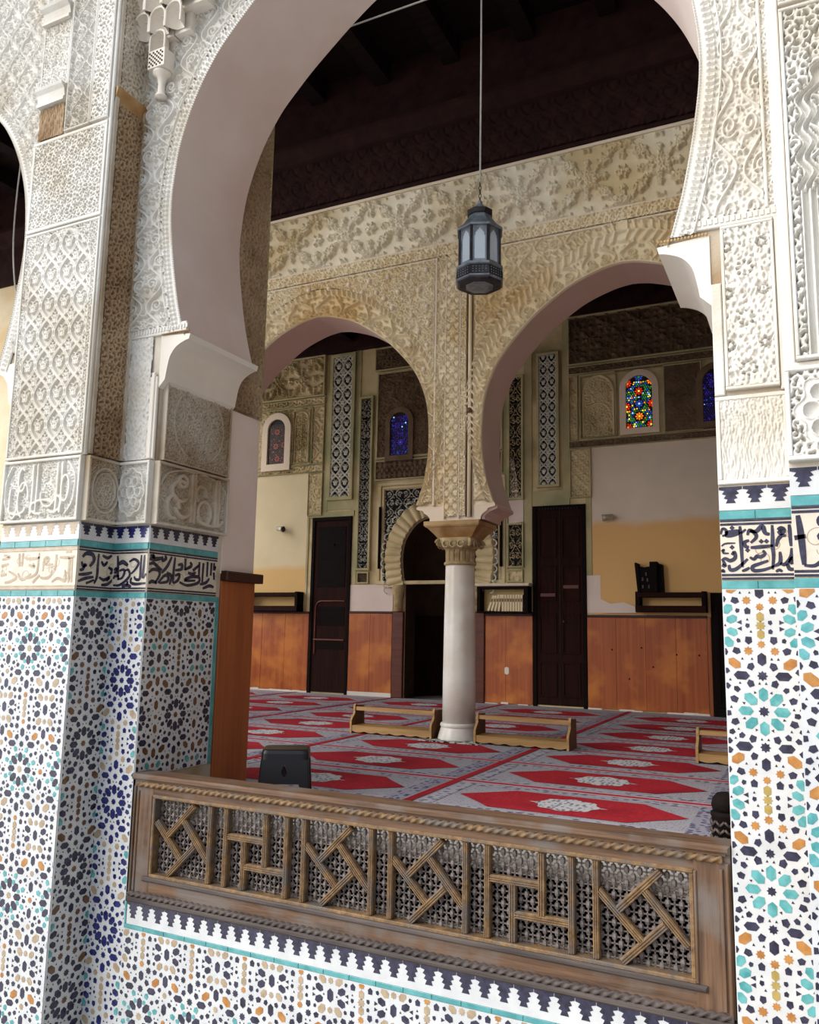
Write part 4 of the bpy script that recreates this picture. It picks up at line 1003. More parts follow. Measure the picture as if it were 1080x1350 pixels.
o1=tfn(OGEE,.26,.36); o2=tfn(OGEE1,.19,.26); s1=tfn(SCROLL2,.36,.36); h1=tfn(HOOK2,.34,.34); h0=tfn(HOOK,.38,.38); r1=tfn(ROSE,.44,.62,0,4.34)
# upper left field
bp('rosette_field',-8.4,-6.40,4.36,4.99,r1,.03,'back_stucco',.012)
bp('lettered_band',-8.4,-6.40,4.235,4.345,h1,.018,'back_stucco',.011,t=.01)
bp('carved_field',-8.4,-6.62,3.32,4.225,h0,.016,'back_stucco',.011,t=.014)
bp('carved_strip',-6.615,-6.40,3.32,4.225,s1,.016,'back_stucco',.011,t=.014)
bp('carved_strip',-8.4,-6.40,3.205,3.315,h1,.016,'back_stucco',.011,t=.01)
def blind(c,w,z0,z1,name,key='ridge_pale'):
    zc=z1-w/2-.04
    def f(U,V):
        d=np.where(V>zc,np.hypot(U-c,(V-zc)/1.25),np.abs(U-c))-w/2*.92; v2=(V-z0)/(z1-z0)
        rib=np.clip(1.4-np.abs(d)/.014,0,1)
        d2=np.where(V>z0+(z1-z0)*.42,9,0)*0+np.hypot(U-c,(V-(z0+(z1-z0)*.36))/1.0)-w*.36
        rib=np.maximum(rib,np.clip(1.2-np.abs(d2)/.012,0,1)*(V>z0+(z1-z0)*.36)); rib=np.maximum(rib,np.clip(1.2-np.abs(U-c)/.009,0,1)*(d<0))
        return np.maximum(rib,np.where(d<0,h0(U,V)*.8,0))
    bp(name,c-w/2-.02,c+w/2+.02,z0,z1,f,.022,'back_stucco',.009,t=.008)
blind(-6.79,.26,3.36,4.17,'blind_arch_panel')
bp('carved_strip',-6.65,-6.40,2.55,3.19,h0,.014,'back_stucco',.011,t=.012)
mb=MB(); mb.obox(FB,-6.655,-6.62,1.16,2.56,-.002,.012,0,.003); mb.obox(FB,-6.62,-5.84,2.52,2.6,-.002,.012,0,.003); mb.obox(FB,-5.86,-5.80,1.53,2.7,-.002,.012,0,.003)
mb.obox(FB,-6.39,-6.32,2.6,5.0,-.002,.014,0,.003); mb.obox(FB,-5.88,-5.80,2.6,5.0,-.002,.014,0,.003); mb.obox(FB,-6.32,-5.88,2.62,2.76,-.002,.01,0,.003)
for a,b in ((-3.62,-3.53),(-3.31,-3.20),(-2.79,-2.705)): mb.obox(FB,a,b,1.53 if a<-3 else 2.6,5.0,-.002,.016,0,.004)
mb.obox(FB,-3.2,-2.705,2.52,2.72,-.002,.012,0,.004); mb.obox(FB,-2.505,-2.43,1.62,2.6,-.002,.01,0,.004); mb.build('plain_border_strip',[M['back_plain']],BW)
# painted pilasters
bp('painted_pilaster',-6.31,-5.885,2.76,4.97,tfn(OGEE,.32,.44,-6.0975,2.8),.02,'ridge_pale',.006,'ground_dark',.5,t=.05)
bp('painted_pilaster',-5.80,-5.57,1.73,4.27,tfn(SCROLL,.2,.30,-5.685),.02,'ridge_pale',.0065,'ground_dark',.5,t=.035)
bp('painted_pilaster',-3.13,-2.83,2.76,4.56,tfn(OGEE,.23,.34,-2.98,2.8),.02,'ridge_pale',.0055,'ground_dark',.5,t=.035)
bp('painted_pilaster',-3.53,-3.31,2.62,4.3,tfn(SCROLL,.2,.30,-3.42),.02,'back_stucco',.0065,'ground_dark',.5,t=.03)
bp('painted_pilaster',-3.53,-3.31,1.73,2.31,tfn(SCROLL,.18,.3,-3.42),.02,'back_stucco',.0065,'ground_dark',.5,t=.02)
mb=MB(); mb.poly([FB(a,b,.012) for a,b in [(-3.52,2.3),(-3.32,2.33),(-3.32,2.6),(-3.38,2.72),(-3.45,3.15),(-3.52,3.2)]]); mb.build('patched_plaster',[M['plaster_pink']],BW)
bp('small_square_tile_panel',-5.78,-5.59,1.545,1.71,s1,.012,'ground_brown',.01,t=.02); bp('small_square_tile_panel',-3.53,-3.32,1.545,1.71,s1,.012,'back_stucco',.01,t=.02)
# mihrab surround
MI=empty('wall_mihrab',(MX,YB,0),'mihrab niche with scalloped radiating arch behind the marble column','niche',kind='structure')
o=relief('spandrel_panel',FB,MX-.84,MX+.84,1.56,2.86,.0085,lambda U,V:tfn(SCROLL,.26,.26)(U,V),.03,[M['ridge_pale'],M['ground_dark']],MI,mask=lambda X,Z:np.hypot(X-MX,Z-1.9)>.83,thr=.5,n0=.006)
mb=MB(); mb.frame(FB,MX-.95,MX+.95,1.53,2.97,.05,-.002,.03,0,.006); mb.frame(FB,MX-.89,MX+.89,1.54,2.91,.035,-.002,.02,0,.004); mb.build('alfiz_frame',[M['back_stucco']],MI)
ncv=arch_pts(NI[3:],MX,6)
def vous(T,S,W):
    q=S/W; ph=T/.0875
    return np.clip(.25+.75*np.abs(np.sin(PI*ph))**.5,0,1)*np.where(q>.94,.8,1)*np.clip((1.0-q)*14,.25,1)
def sw(q): return .27+.0*q
band_along('radiating_voussoirs',ncv,YB,.012,sw,.008,vous,.075,[M['back_stucco']],MI,n0=.004)
mb=MB()
p,t=resample(ncv,.0875); nm=normals(p)
for (x,z),(nx,nz) in zip(p,nm):
    c=(x+nx*.27,z+nz*.27); mb.tube([(c[0]+.045*(nx*math.cos(a)-nz*math.sin(a)),YB-.06,c[1]+.045*(nz*math.cos(a)+nx*math.sin(a))) for a in [-1.5+k*.375 for k in range(9)]],.01,5)
mb.build('scalloped_edge',[M['ridge_pale']],MI,True)
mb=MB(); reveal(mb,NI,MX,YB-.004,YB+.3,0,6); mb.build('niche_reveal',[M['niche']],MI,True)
mb=MB(); n=20; R=.6
vs=[];fs=[]
zz=[0,1.12,1.16,1.6]; 
for z in zz:
    for k in range(n+1):
        a=PI*k/n; vs.append((MX-R*math.cos(a),YB+.3+R*1.2*math.sin(a),z))
for k2 in range(6):
    b=PI/2*(k2+1)/6
    for k in range(n+1):
        a=PI*k/n; vs.append((MX-R*math.cos(b)*math.cos(a),YB+.3+R*1.2*math.cos(b)*math.sin(a),1.6+.95*math.sin(b)))
rows=len(vs)//(n+1)
for i in range(rows-1):
    for k in range(n): fs.append((i*(n+1)+k,i*(n+1)+k+1,(i+1)*(n+1)+k+1,(i+1)*(n+1)+k))
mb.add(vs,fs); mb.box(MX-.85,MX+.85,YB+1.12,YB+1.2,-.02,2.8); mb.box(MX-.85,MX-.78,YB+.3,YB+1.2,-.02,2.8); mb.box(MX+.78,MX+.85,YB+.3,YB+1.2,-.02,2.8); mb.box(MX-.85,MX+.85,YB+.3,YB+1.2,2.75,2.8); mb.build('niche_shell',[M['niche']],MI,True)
mb=MB(); vs=[];fs=[]
for z in (0,1.12):
    for k in range(n+1):
        a=PI*k/n; vs.append((MX-(R-.02)*math.cos(a),YB+.3+(R-.02)*1.2*math.sin(a),z))
for k in range(n): fs.append((k,k+1,n+2+k,n+1+k))
mb.add(vs,fs); mb.build('niche_wainscot',[M['door']],MI,True)
for s in (-1,1):
    mb=MB(); mb.obox(FB,MX+s*.59-.085,MX+s*.59+.085,0,1.16,-.002,.05,0,.01); mb.build('jamb_panel',[M['door_red']],MI)
    mb=MB(); c=(MX+s*.575,YB-.06,1.16); mb.lathe([(.05,0),(.055,.06),(.05,.12),(.07,.2),(.085,.27),(.09,.30),(.09,.36)],c,12); mb.build('jamb_capital',[M['capital']],MI,True)
    mb=MB(); mb.tube([(MX+s*.90,YB-.05,1.75),(MX+s*.90,YB-.05,2.62)],.02,8); mb.build('slim_post',[M['black_wood']],MI,True)
# over the mihrab
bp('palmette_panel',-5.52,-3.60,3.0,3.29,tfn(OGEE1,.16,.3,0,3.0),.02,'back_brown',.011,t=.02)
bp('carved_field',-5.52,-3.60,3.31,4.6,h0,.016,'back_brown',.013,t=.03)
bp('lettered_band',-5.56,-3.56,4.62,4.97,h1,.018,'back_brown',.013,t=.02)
# upper right field
bp('carved_panel',-2.70,-2.425,2.6,3.235,tfn(ROSE,.13,.13),.014,'back_stucco',.009,t=.016)
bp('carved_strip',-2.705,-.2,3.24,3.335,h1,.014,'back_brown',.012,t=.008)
bp('carved_strip',-2.705,-2.585,3.34,4.2,s1,.014,'back_stucco',.011,t=.012)
blind(-2.32,.42,3.36,4.17,'blind_arch_panel')
bp('shade_brown_panel',-1.52,-1.07,3.345,4.2,h0,.010,'back_brown',.013,t=.014)  # brown here is painted shade
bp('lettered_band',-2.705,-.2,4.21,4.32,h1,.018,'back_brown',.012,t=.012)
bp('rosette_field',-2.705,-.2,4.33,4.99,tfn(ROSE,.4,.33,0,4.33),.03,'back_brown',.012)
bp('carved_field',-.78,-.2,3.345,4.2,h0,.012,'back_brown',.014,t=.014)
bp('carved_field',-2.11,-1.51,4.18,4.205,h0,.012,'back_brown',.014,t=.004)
# windows
def arch_outline(w,z0,z1,n=14,sh=1.0):
    r=w/2; zc=z1-r*sh
    return [(-r,z0)]+[(-r*math.cos(PI*k/n),zc+r*sh*math.sin(PI*k/n)) for k in range(n+1)]+[(r,z0)]
def window(i,c,z0,z1,w,label,pal,frame_key,fw=.075):
    o=empty('window_%d'%i,(c,YB,z0),label,'window',kind='structure')
    inn=arch_outline(w,z0,z1); out=arch_outline(w+2*fw,z0-fw,z1+fw)
    mb=MB(); vs=[];fs=[]; m=len(inn)
    A=[FB(c+x,z,.065) for x,z in inn]; B=[FB(c+x,z,.06) for x,z in out]; Cc=[FB(c+x,z,.0) for x,z in out]; D=[FB(c+x*.97,z,.034) for x,z in inn]
    vs=A+B+Cc+D
    for k in range(m):
        j=(k+1)%m
        fs+= [(k,j,m+j,m+k),(m+k,m+j,2*m+j,2*m+k),(3*m+k,3*m+j,j,k)]
    mb.add(vs,fs); mb.build('window_surround',[M[frame_key]],o)
    mb=MB(); mb.poly([FB(c+x,z,.036) for x,z in inn]); pane=mb.build('lead_panel',[M['lead']],o)
    keys=pal['keys']; mb=MB(); r=w/2; zc=z1-r
    def inside(x,z,mg=.008): return abs(x)<r-mg and z>z0+mg and (z<zc or math.hypot(x,z-zc)<r-mg)
    R=random.Random(i)
    fl=pal['flowers']; taken=[]
    for fx,fz,k1,k2 in fl:
        X,Z=fx*r,z0+fz*(z1-z0)
        for q in range(8):
            a=q*PI/4; px,pz=X+.036*math.cos(a),Z+.036*math.sin(a)
            if inside(px,pz): mb.poly([FB(c+px+.0165*(ux*math.cos(a)-uz*math.sin(a)),pz+.0165*(ux*math.sin(a)+uz*math.cos(a)),.038) for ux,uz in ((1,0),(.2,.62),(-1,.3),(-1,-.3),(.2,-.62))],keys.index(k1)); 
        if inside(X,Z): mb.poly([FB(c+X+.015*math.cos(t*PI/3),Z+.015*math.sin(t*PI/3),.038) for t in range(6)],keys.index(k2))
        taken.append((X,Z))
    st=.027
    nz=int((z1-z0)/st); nx=int(w/st)
    for a in range(nz+1):
        for b in range(-nx//2-1,nx//2+2):
            x=b*st+(a%2)*st/2+R.uniform(-.003,.003); z=z0+a*st*.9+R.uniform(-.003,.003)
            if not inside(x,z,.012) or any(math.hypot(x-X,z-Z)<.06 for X,Z in taken): continue
            s=R.uniform(.0075,.0125); kk=keys.index(R.choices(pal['fill'],pal['wt'])[0]); a0=R.random()*3
            mb.poly([FB(c+x+s*math.cos(a0+t*PI/3),z+s*math.sin(a0+t*PI/3),.038) for t in range(6)],kk)
    mb.build('stained_glass',[M['g_'+k] for k in keys],pane)
    return o
P1=dict(keys=['red','orange','yellow','green','blue','sky'],flowers=[(0,.70,'red','yellow'),(0,.22,'orange','yellow'),(-.95,.42,'red','yellow'),(.95,.45,'red','orange'),(-.85,.86,'red','orange'),(.9,.88,'orange','red'),(-.85,.03,'red','orange'),(.85,.05,'red','yellow'),(0,.46,'blue','sky'),(0,.97,'blue','green')],fill=['blue','green','yellow','sky','orange'],wt=[6,5,2,1,.6])
P2=dict(keys=['violet','deep','blue','sky'],flowers=[(.1,.3,'violet','blue'),(-.3,.7,'violet','deep'),(.6,.85,'violet','deep')],fill=['violet','deep','blue','sky'],wt=[6,8,1.2,.35])
P3=dict(keys=['amber','brown'],flowers=[(0,.72,'amber','brown'),(-.1,.4,'amber','brown'),(.1,.12,'amber','brown'),(.8,.42,'amber','brown')],fill=['brown','amber'],wt=[9,1.2])
window(1,-1.812,3.43,4.10,.325,'arched stained glass window glowing red, yellow, green and blue',P1,'hall_smooth')
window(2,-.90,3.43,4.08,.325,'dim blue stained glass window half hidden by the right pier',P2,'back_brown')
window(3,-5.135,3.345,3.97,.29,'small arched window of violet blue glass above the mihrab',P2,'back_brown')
window(4,-7.24,3.37,4.07,.32,'arched window of dim amber glass in a cream surround at far left',P3,'hall_smooth',.10)

# ------------------------------------------------------------------ doors
def door(i,x0,x1,z1,label,kind):
    o=empty('door_%d'%i,((x0+x1)/2,YB,0),label,'door',kind='structure')
    mb=MB(); mb.obox(FB,x0,x0+.05,0,z1,-.002,.03,0,.005); mb.obox(FB,x1-.05,x1,0,z1,-.002,.03,0,.005); mb.obox(FB,x0,x1,z1-.05,z1,-.002,.034,0,.005); mb.build('door_frame',[M['black_wood']],o)
    c=(x0+x1)/2
    if kind=='pair':
        for s,(a,b) in enumerate(((x0+.05,c-.003),(c+.003,x1-.05))):
            mb=MB(); mb.obox(FB,a,b,.02,z1-.05,-.002,.012); 
            for za,zb in ((.12,.55),(.65,1.15),(1.3,1.75),(1.85,z1-.15)): mb.frame(FB,a+.03,b-.03,za,zb,.022,.01,.022,0,.004)
            lf=mb.build('door_leaf',[M['door']],o)
            mb=MB(); mb.obox(FB,a+.05,b-.05,1.36+.1*s,1.40+.1*s,.02,.026); mb.build('worn_rail',[M['door_red']],lf)
        mb=MB()
        for k in range(14): mb.ball(FB(x0+.1+k*(x1-x0-.2)/13,z1-.045,.036),.012,6,4)
        mb.build('studded_lintel',[M['metal_dark']],o)
        mb=MB(); mb.ball(FB(c+.06,1.05,.03),.016,8,5); mb.build('handle',[M['metal_dark']],o)
    else:
        mb=MB(); mb.obox(FB,x0+.05,x1-.05,.02,z1-.05,-.002,.012); lf=mb.build('door_leaf',[M['door']],o)
        mb=MB(); mb.obox(FB,x0+.10,x1-.09,1.5,z1-.14,.01,.018,0,.004); 
        mb.tube([FB(c+.05,2.1+.04*math.sin(t*.5),.022) for t in range(3)],.012,6); mb.build('upper_panel',[M['black_wood']],lf)
        mb=MB(); xa,xb=x0+.1,x1-.08; r=.1
        pts=[(xa,.55),(xa,1.2)]+[(xa+r-r*math.cos(a),1.2+r*math.sin(a)) for a in [k*PI/12 for k in range(1,7)]]+[(xb,1.3)]
        mb.tube([FB(u,v,.016) for u,v in pts],.013,8); mb.tube([FB(xa-.02,.75,.016),FB(xb,.75,.016)],.016,8); mb.build('wicket_moulding',[M['door_red']],lf)
        mb=MB(); mb.obox(FB,xa+.03,xb,.95,1.22,.01,.016,0,.004); mb.obox(FB,xa+.03,xb,.62,.72,.01,.016,0,.004); mb.build('wicket_panel',[M['black_wood']],lf)
        mb=MB(); mb.ball(FB(xb-.05,2.28,.02),.012,6,4); mb.build('knob',[M['metal_dark']],lf)
    return o
door(1,-6.55,-5.885,2.515,'dark wooden door with arched wicket moulding left of the mihrab','single')
door(2,-3.19,-2.505,2.52,'tall dark red-brown double door between mihrab and ochre plaster wall','pair')
o=empty('door_3',(-.7,YB,0),'low black wooden door beside the right end of the orange wainscot','door',kind='structure')
mb=MB(); mb.obox(FB,-1.055,-.25,0,1.40,-.002,.06,0,.006); lf=mb.build('door_leaf',[M['black_wood']],o)
mb=MB(); mb.frame(FB,-1.02,-.3,.1,1.3,.05,.05,.07,0,.006); mb.build('leaf_panel',[M['black_wood']],lf)
mb=MB(); mb.obox(FB,-1.10,-1.06,0,1.12,-.002,.035,0,.004); mb.build('door_frame',[M['box_wood']],o)
# wainscot
def wains(i,x0,x1,z1,label,seams,skirt):
    o=empty('trim_%d'%i,((x0+x1)/2,YB,0),label,'wainscot',kind='structure')
    mb=MB(); n=max(1,int(round((x1-x0)/seams)))
    for k in range(n):
        a=x0+(x1-x0)*k/n; b=x0+(x1-x0)*(k+1)/n; mb.obox(FB,a,b-.002,skirt,z1,-.002,.022,0,.002)
    mb.build('plywood_panel',[M['wains']],o)
    mb=MB(); mb.obox(FB,x0,x1,z1,z1+.03,-.002,.035,0,.006); mb.build('top_rail',[M['wains_cap']],o)
    R=random.Random(i); mb=MB(); x=x0
    while x<x1-.01:
        w=min(R.uniform(.05,.22),x1-x)
        if skirt>.02 or R.random()<.75: mb.obox(FB,x,x+w,0,skirt+(0 if skirt>.03 else R.uniform(-.004,.014)),-.002,.024)
        x+=w
    if mb.v: mb.build('bare_plaster_skirting',[M['plaster_white']],o)
    return o
wains(1,-8.6,-6.555,1.12,'orange plywood wainscot under the shelf at the far left of the back wall',.42,.022)
wains(2,-5.885,-5.2,1.13,'orange plywood wainscot between dark arched door and mihrab',.35,.055)
wains(3,-3.91,-3.195,1.115,'orange plywood wainscot below the row of books',.36,.012)
wains(4,-2.5,-1.105,1.105,'wide orange plywood wainscot below the ochre wall and black shelf',.35,.016)
mb=MB()
for (x,z) in ((-2.2,.72),(-1.85,.75),(-1.45,.68),(-1.2,.68),(-1.72,.53),(-2.0,.38),(-1.95,.7)): mb.lathe([(.010,0),(.010,.003)],FB(x,z,.022),8)
tr4=bpy.data.objects['trim_4']; vs=[]; mb=MB()
for (x,z) in ((-2.2,.72),(-1.85,.75),(-1.45,.68),(-1.2,.68),(-1.72,.53),(-2.0,.38)): mb.poly([FB(x+.011*math.cos(t*PI/4),z+.011*math.sin(t*PI/4),.0235) for t in range(8)])
mb.build('knot_hole',[M['black_wood']],tr4)
mb=MB(); mb.poly([FB(-3.54+.03*math.cos(t*PI/4)*(1+.3*(t%2)),.42+.05*math.sin(t*PI/4),.0235) for t in range(8)]); mb.poly([FB(a,b,.0235) for a,b in ((-3.86,.36),(-3.845,.36),(-3.84,.5),(-3.855,.52))]); mb.build('chipped_patch',[M['plaster_white']],bpy.data.objects['trim_3'])
# hall pier wainscot
o=empty('trim_5',(XL,3.82,0),'plywood casing with dark lid on the back of the left pier','wainscot',kind='structure')
mb=MB(); mb.obox(PP,YBK+.006,YP+.012,0,1.16,-.002,.014,0,.003); mb.build('plywood_panel',[M['box_wood']],o)
mb=MB(); mb.obox(PP,YBK+.006,YP+.05,1.16,1.215,-.002,.05,0,.008); mb.build('lid',[M['wains_cap']],o)

# ------------------------------------------------------------------ carpet
mb=MB(); CM=['c_grey','c_red','c_rose','c_pale','c_border','c_navy','c_medal']; CI={k:i for i,k in enumerate(CM)}
mb.box(HX0+.01,HX1-.01,3.52,YB-.002,-.012,0,CI['c_grey'])
def cq(x0,x1,y0,y1,k,z): mb.poly([(x0,y0,z),(x1,y0,z),(x1,y1,z),(x0,y1,z)],CI[k])
PXc,PYc=1.572,.823
for i in range(-5,3):
    cx=-1.215+i*PXc
    if cx-PXc/2<HX0 or cx+PXc/2>HX1: continue
    for j in range(-1,7):
        cy=4.42+j*PYc; y0=max(3.53,cy-PYc/2); y1=min(YB-.01,cy+PYc/2)
        if y1-y0<.3: continue
        z=.0012
        cq(cx-.77,cx+.77,y0,y0+.022,'c_rose',z); cq(cx-.77,cx+.77,y1-.022,y1,'c_rose',z)
        cq(cx-.77,cx+.77,y0+.022,y0+.045,'c_pale',z); cq(cx-.77,cx+.77,y1-.045,y1-.022,'c_pale',z)
        cq(cx-.74,cx+.74,y0+.06,y0+.125,'c_border',z); cq(cx-.74,cx+.74,y1-.125,y1-.06,'c_border',z)
        cq(cx+.635,cx+.735,y0+.06,y1-.06,'c_navy',z*1.6); cq(cx-.735,cx-.65,y0+.06,y1-.06,'c_border',z*1.6)
        if abs(cy-PYc*0-(y0+y1)/2)<.02:
            hx,hy=.615,.245
            o=[(-hx,0),(-.45,hy*.62),(-.36,hy),(.36,hy),(.45,hy*.62),(hx,0),(.45,-hy*.62),(.36,-hy),(-.36,-hy),(-.45,-hy*.62)]
            mb.poly([(cx+a,cy+b,z*1.8) for a,b in o],CI['c_red'])
            md=[((.165+.012*math.cos(8*t*PI/24))*math.cos(t*PI/24),(.15+.012*math.cos(8*t*PI/24))*math.sin(t*PI/24)) for t in range(48)]
            mb.poly([(cx+a,cy+b,z*2.4) for a,b in md],CI['c_medal'])
            for s in (1,-1): mb.poly([(cx+s*a,cy+b,z*2.4) for a,b in ((.17,.012),(.215,.0),(.17,-.012))],CI['c_medal'])
    cq(cx+PXc/2-.028,cx+PXc/2+.028,3.53,YB-.01,'c_red',.003)
tag(mb.build('prayer_carpet',[M[k] for k in CM]),'red prayer carpet with grey borders and pale medallions covering the hall floor','carpet')
# ------------------------------------------------------------------ balustrade
BL=empty('balustrade',(CX,3.15,-.386),'carved brown wooden balustrade with lattice panels across the foot of the arch','balustrade')
BZ0,BZ1=-.386,.198; OX0,OX1=-2.845,-.425; OZ0,OZ1=-.252,.092
BPp=front(3.105)
mb=MB()   # top rail
mb.obox(BPp,XL+.004,XR-.004,OZ1+.008,BZ1-.03,-.085,.0,0,.003); mb.obox(BPp,XL+.004,XR-.004,BZ1-.028,BZ1,-.095,.028,0,.008); mb.obox(BPp,XL+.02,XR-.02,BZ1-.036,BZ1-.03,-.08,.012)
mb.build('top_rail',[M['rail']],BL)
def rope(x0,x1,z,r,y=3.105):
    n=int((x1-x0)/.0045); return [(x0+(x1-x0)*i/n,y-.004,z) for i in range(n+1)]
tw=lambda th,i: 1+.34*math.cos(3*th-i*.8)
mb=MB(); mb.tube(rope(XL+.03,XR-.03,BZ1-.048,.0),.0125,12,twist=tw); mb.build('rope_moulding',[M['rail_gold']],BL,True)
mb=MB(); mb.obox(BPp,XL+.004,XR-.004,BZ0+.028,OZ0-.012,-.085,0,0,.003); mb.build('bottom_rail',[M['rail']],BL)
mb=MB(); mb.tube(rope(XL+.01,XR-.01,BZ0+.034,.0),.0125,12,twist=tw); mb.build('rope_moulding',[M['rail_dark']],BL,True)
mb=MB(); mb.obox(BPp,XL+.004,XR-.004,BZ0,BZ0+.024,-.095,.022,0,.008); mb.obox(BPp,OX0-.05,OX1+.05,OZ0-.034,OZ0-.012,-.02,.014,0,.006); mb.build('base_ledge',[M['rail_dark']],BL)
for a,b in ((XL+.004,OX0-.012),(OX1+.012,XR-.004)):
    mb=MB(); mb.obox(BPp,a,b,BZ0+.03,BZ1-.055,-.085,.0015,0,.003)
    s=1 if a<-2 else -1; e=a if s>0 else b
    mb.obox(BPp,e+s*.012-.006,e+s*.012+.006,BZ0+.04,BZ1-.06,0,.012,0,.004); mb.obox(BPp,e+s*.032-.006,e+s*.032+.006,BZ0+.05,BZ1-.08,0,.009,0,.003)
    mb.obox(BPp,e+s*.118-.005,e+s*.118+.005,OZ0-.01,OZ1+.01,0,.008,0,.003)
    mb.build('stile',[M['rail_v']],BL)
mb=MB(); mb.frame(BPp,OX0-.014,OX1+.014,OZ0-.014,OZ1+.014,.016,-.05,.007,0,.004); mb.build('inner_moulding',[M['rail_gold']],BL)
def bar(name,p,q,w,n0=-.03,n1=-.002,m='rail_gold'):
    """moulded lath between two points on the front plane"""
    dx,dz=q[0]-p[0],q[1]-p[1]; l=math.hypot(dx,dz); dx,dz=dx/l,dz/l
    Q=plane(BPp(p[0],p[1]),(dx,0,dz),(-dz,0,dx),(0,-1,0))
    mb=MB(); mb.obox(Q,0,l,-w/2,w/2,n0,n1-.004,0,.003); mb.obox(Q,.002,l-.002,-w/2+.003,-w/2+.007,n1-.005,n1); mb.obox(Q,.002,l-.002,w/2-.007,w/2-.003,n1-.005,n1); mb.obox(Q,0.001,l-.001,-.002,.002,n1-.005,n1+.001)
    return mb.build(name,[M[m]],BL)
UW=.328; GAP=(OX1-OX0-6*UW)/5
for k in range(6):
    a=OX0+k*(UW+GAP); L=lambda u,v:(a+u*UW,OZ0+v*(OZ1-OZ0))
    if k in (0,2,3,5):
        segs=[((.70,.965),(.235,.52)),((.02,.69),(.49,.25)),((.52,.75),(.97,.28)),((.28,.02),(.74,.45))]
    else:
        segs=[((.02,.64),(.63,.64)),((.655,.985),(.655,.33)),((.33,.30),(.985,.30)),((.31,.62),(.31,.015))]
    for p,q in segs: bar('lath',L(*p),L(*q),.027)
    if k<5:
        bar('upright',(a+UW,OZ0+.004),(a+UW,OZ1-.004),.024,-.035,.001); bar('upright',(a+UW+GAP,OZ0+.004),(a+UW+GAP,OZ1-.004),.024,-.035,.001)
mb=MB(); px=.0235; nx=int((OX1-OX0)/px); nz=int((OZ1-OZ0)/px)
ox=OX0+(OX1-OX0-nx*px)/2; oz=OZ0+(OZ1-OZ0-nz*px)/2
oct_=[(1,0,0),(0,1,0),(-1,0,0),(0,-1,0),(0,0,1),(0,0,-1)]; of=[(0,1,4),(1,2,4),(2,3,4),(3,0,4),(1,0,5),(2,1,5),(3,2,5),(0,3,5)]
for i in range(nx+1):
    for j in range(nz+1):
        x,z=ox+i*px,oz+j*px
        if (i+j)%2==0: mb.ball((x,3.147,z),.0118,6,4,0,(1,.9,1.3))
        else: mb.add([(x+dx*.0062,3.147+dy*.006,z+dz*.0062) for dx,dy,dz in oct_],of)
for i in range(nx+1): mb.box(ox+i*px-.0026,ox+i*px+.0026,3.1445,3.1495,OZ0,OZ1)
for j in range(nz+1): mb.box(OX0,OX1,3.1445,3.1495,oz+j*px-.0026,oz+j*px+.0026)
lt=mb.build('turned_lattice',[M['lattice']],BL)
# carved post behind the balustrade
o=empty('carved_post',(-.322,3.33,0),'short dark carved post with domed top behind the right end of the balustrade','post')
mb=MB(); mb.lathe([(.05,-.0),(.05,.245),(.053,.25),(.053,.262),(.046,.266)],(-.322,3.33,0),20); mb.build('shaft',[M['black_wood']],o,True)
mb=MB(); mb.lathe([(.044,.264),(.05,.285),(.045,.31),(.03,.328),(.004,.335)],(-.322,3.33,0),20); mb.build('domed_cap',[M['black_wood']],o,True)
mb=MB()
for k in range(10):
    a=2*PI*k/10
    for j in range(8):
        for s in (1,-1):
            mb.tube([(-.322+.051*math.cos(a),3.33+.051*math.sin(a),.03+j*.027),(-.322+.053*math.cos(a+s*.3),3.33+.053*math.sin(a+s*.3),.046+j*.027)],.005,5)
mb.build('herringbone_carving',[M['rail_dark']],o,True)
# ------------------------------------------------------------------ lantern
LX,LY=-1.958,5.0
LN=empty('hanging_lantern',(LX,LY,3.23),'octagonal dark metal lantern with frosted panes hanging before the inner arcade','lantern')
C=(LX,LY,0); o8=-1.197-PI/8
def lat8(nm,prof,m,parent=LN,sm=False):
    mb=MB(); mb.lathe([(r/math.cos(PI/8),z) for r,z in prof],C,8,0,o8); return mb.build(nm,[M[m]],parent,sm)
cap=lat8('roof',[(.152,3.638),(.156,3.648),(.150,3.658),(.115,3.69),(.085,3.735),(.072,3.765)],'metal')
lat8('crown_ring',[(.07,3.763),(.084,3.768),(.086,3.80),(.076,3.803),(.05,3.806)],'metal_dark')
mb=MB(); mb.lathe([(.06,3.804),(.048,3.822),(.03,3.845),(.015,3.865),(.016,3.875),(.012,3.885),(.004,3.89)],C,16); mb.build('finial',[M['metal']],LN,True)
lat8('lower_ring',[(.132,3.378),(.156,3.374),(.158,3.358),(.148,3.352)],'metal')
bs=lat8('base',[(.148,3.352),(.156,3.33),(.156,3.285),(.150,3.28),(.146,3.26),(.135,3.252)],'metal_dark')
lat8('base_rim',[(.150,3.284),(.159,3.281),(.159,3.272),(.150,3.268)],'metal')
for k in range(8):
    a=o8+PI/8+k*PI/4; mb=MB()
    for j in range(3):
        for i in range(5):
            t=(i-2)*.022; z=3.297+j*.018
            mb.ball((LX+.157*math.cos(a)-t*math.sin(a),LY+.157*math.sin(a)+t*math.cos(a),z),.0055,5,3)
    mb.build('pierced_relief',[M['metal']],bs)
mb=MB(); mb.lathe([(.10,3.251),(.10,3.247),(.0,3.247)][:2],C,8,0,o8); mb.lathe([(.092,3.247),(.07,3.243),(.03,3.241)],C,8,0,o8); mb.build('bottom_plate',[M['metal']],LN)
for k in range(8):
    a=o8+k*PI/4; R0=.136/math.cos(PI/8)
    mb=MB(); mb.tube([(LX+R0*math.cos(a),LY+R0*math.sin(a),3.376),(LX+R0*math.cos(a),LY+R0*math.sin(a),3.642)],.010,6); mb.build('corner_bar',[M['metal_dark']],LN)
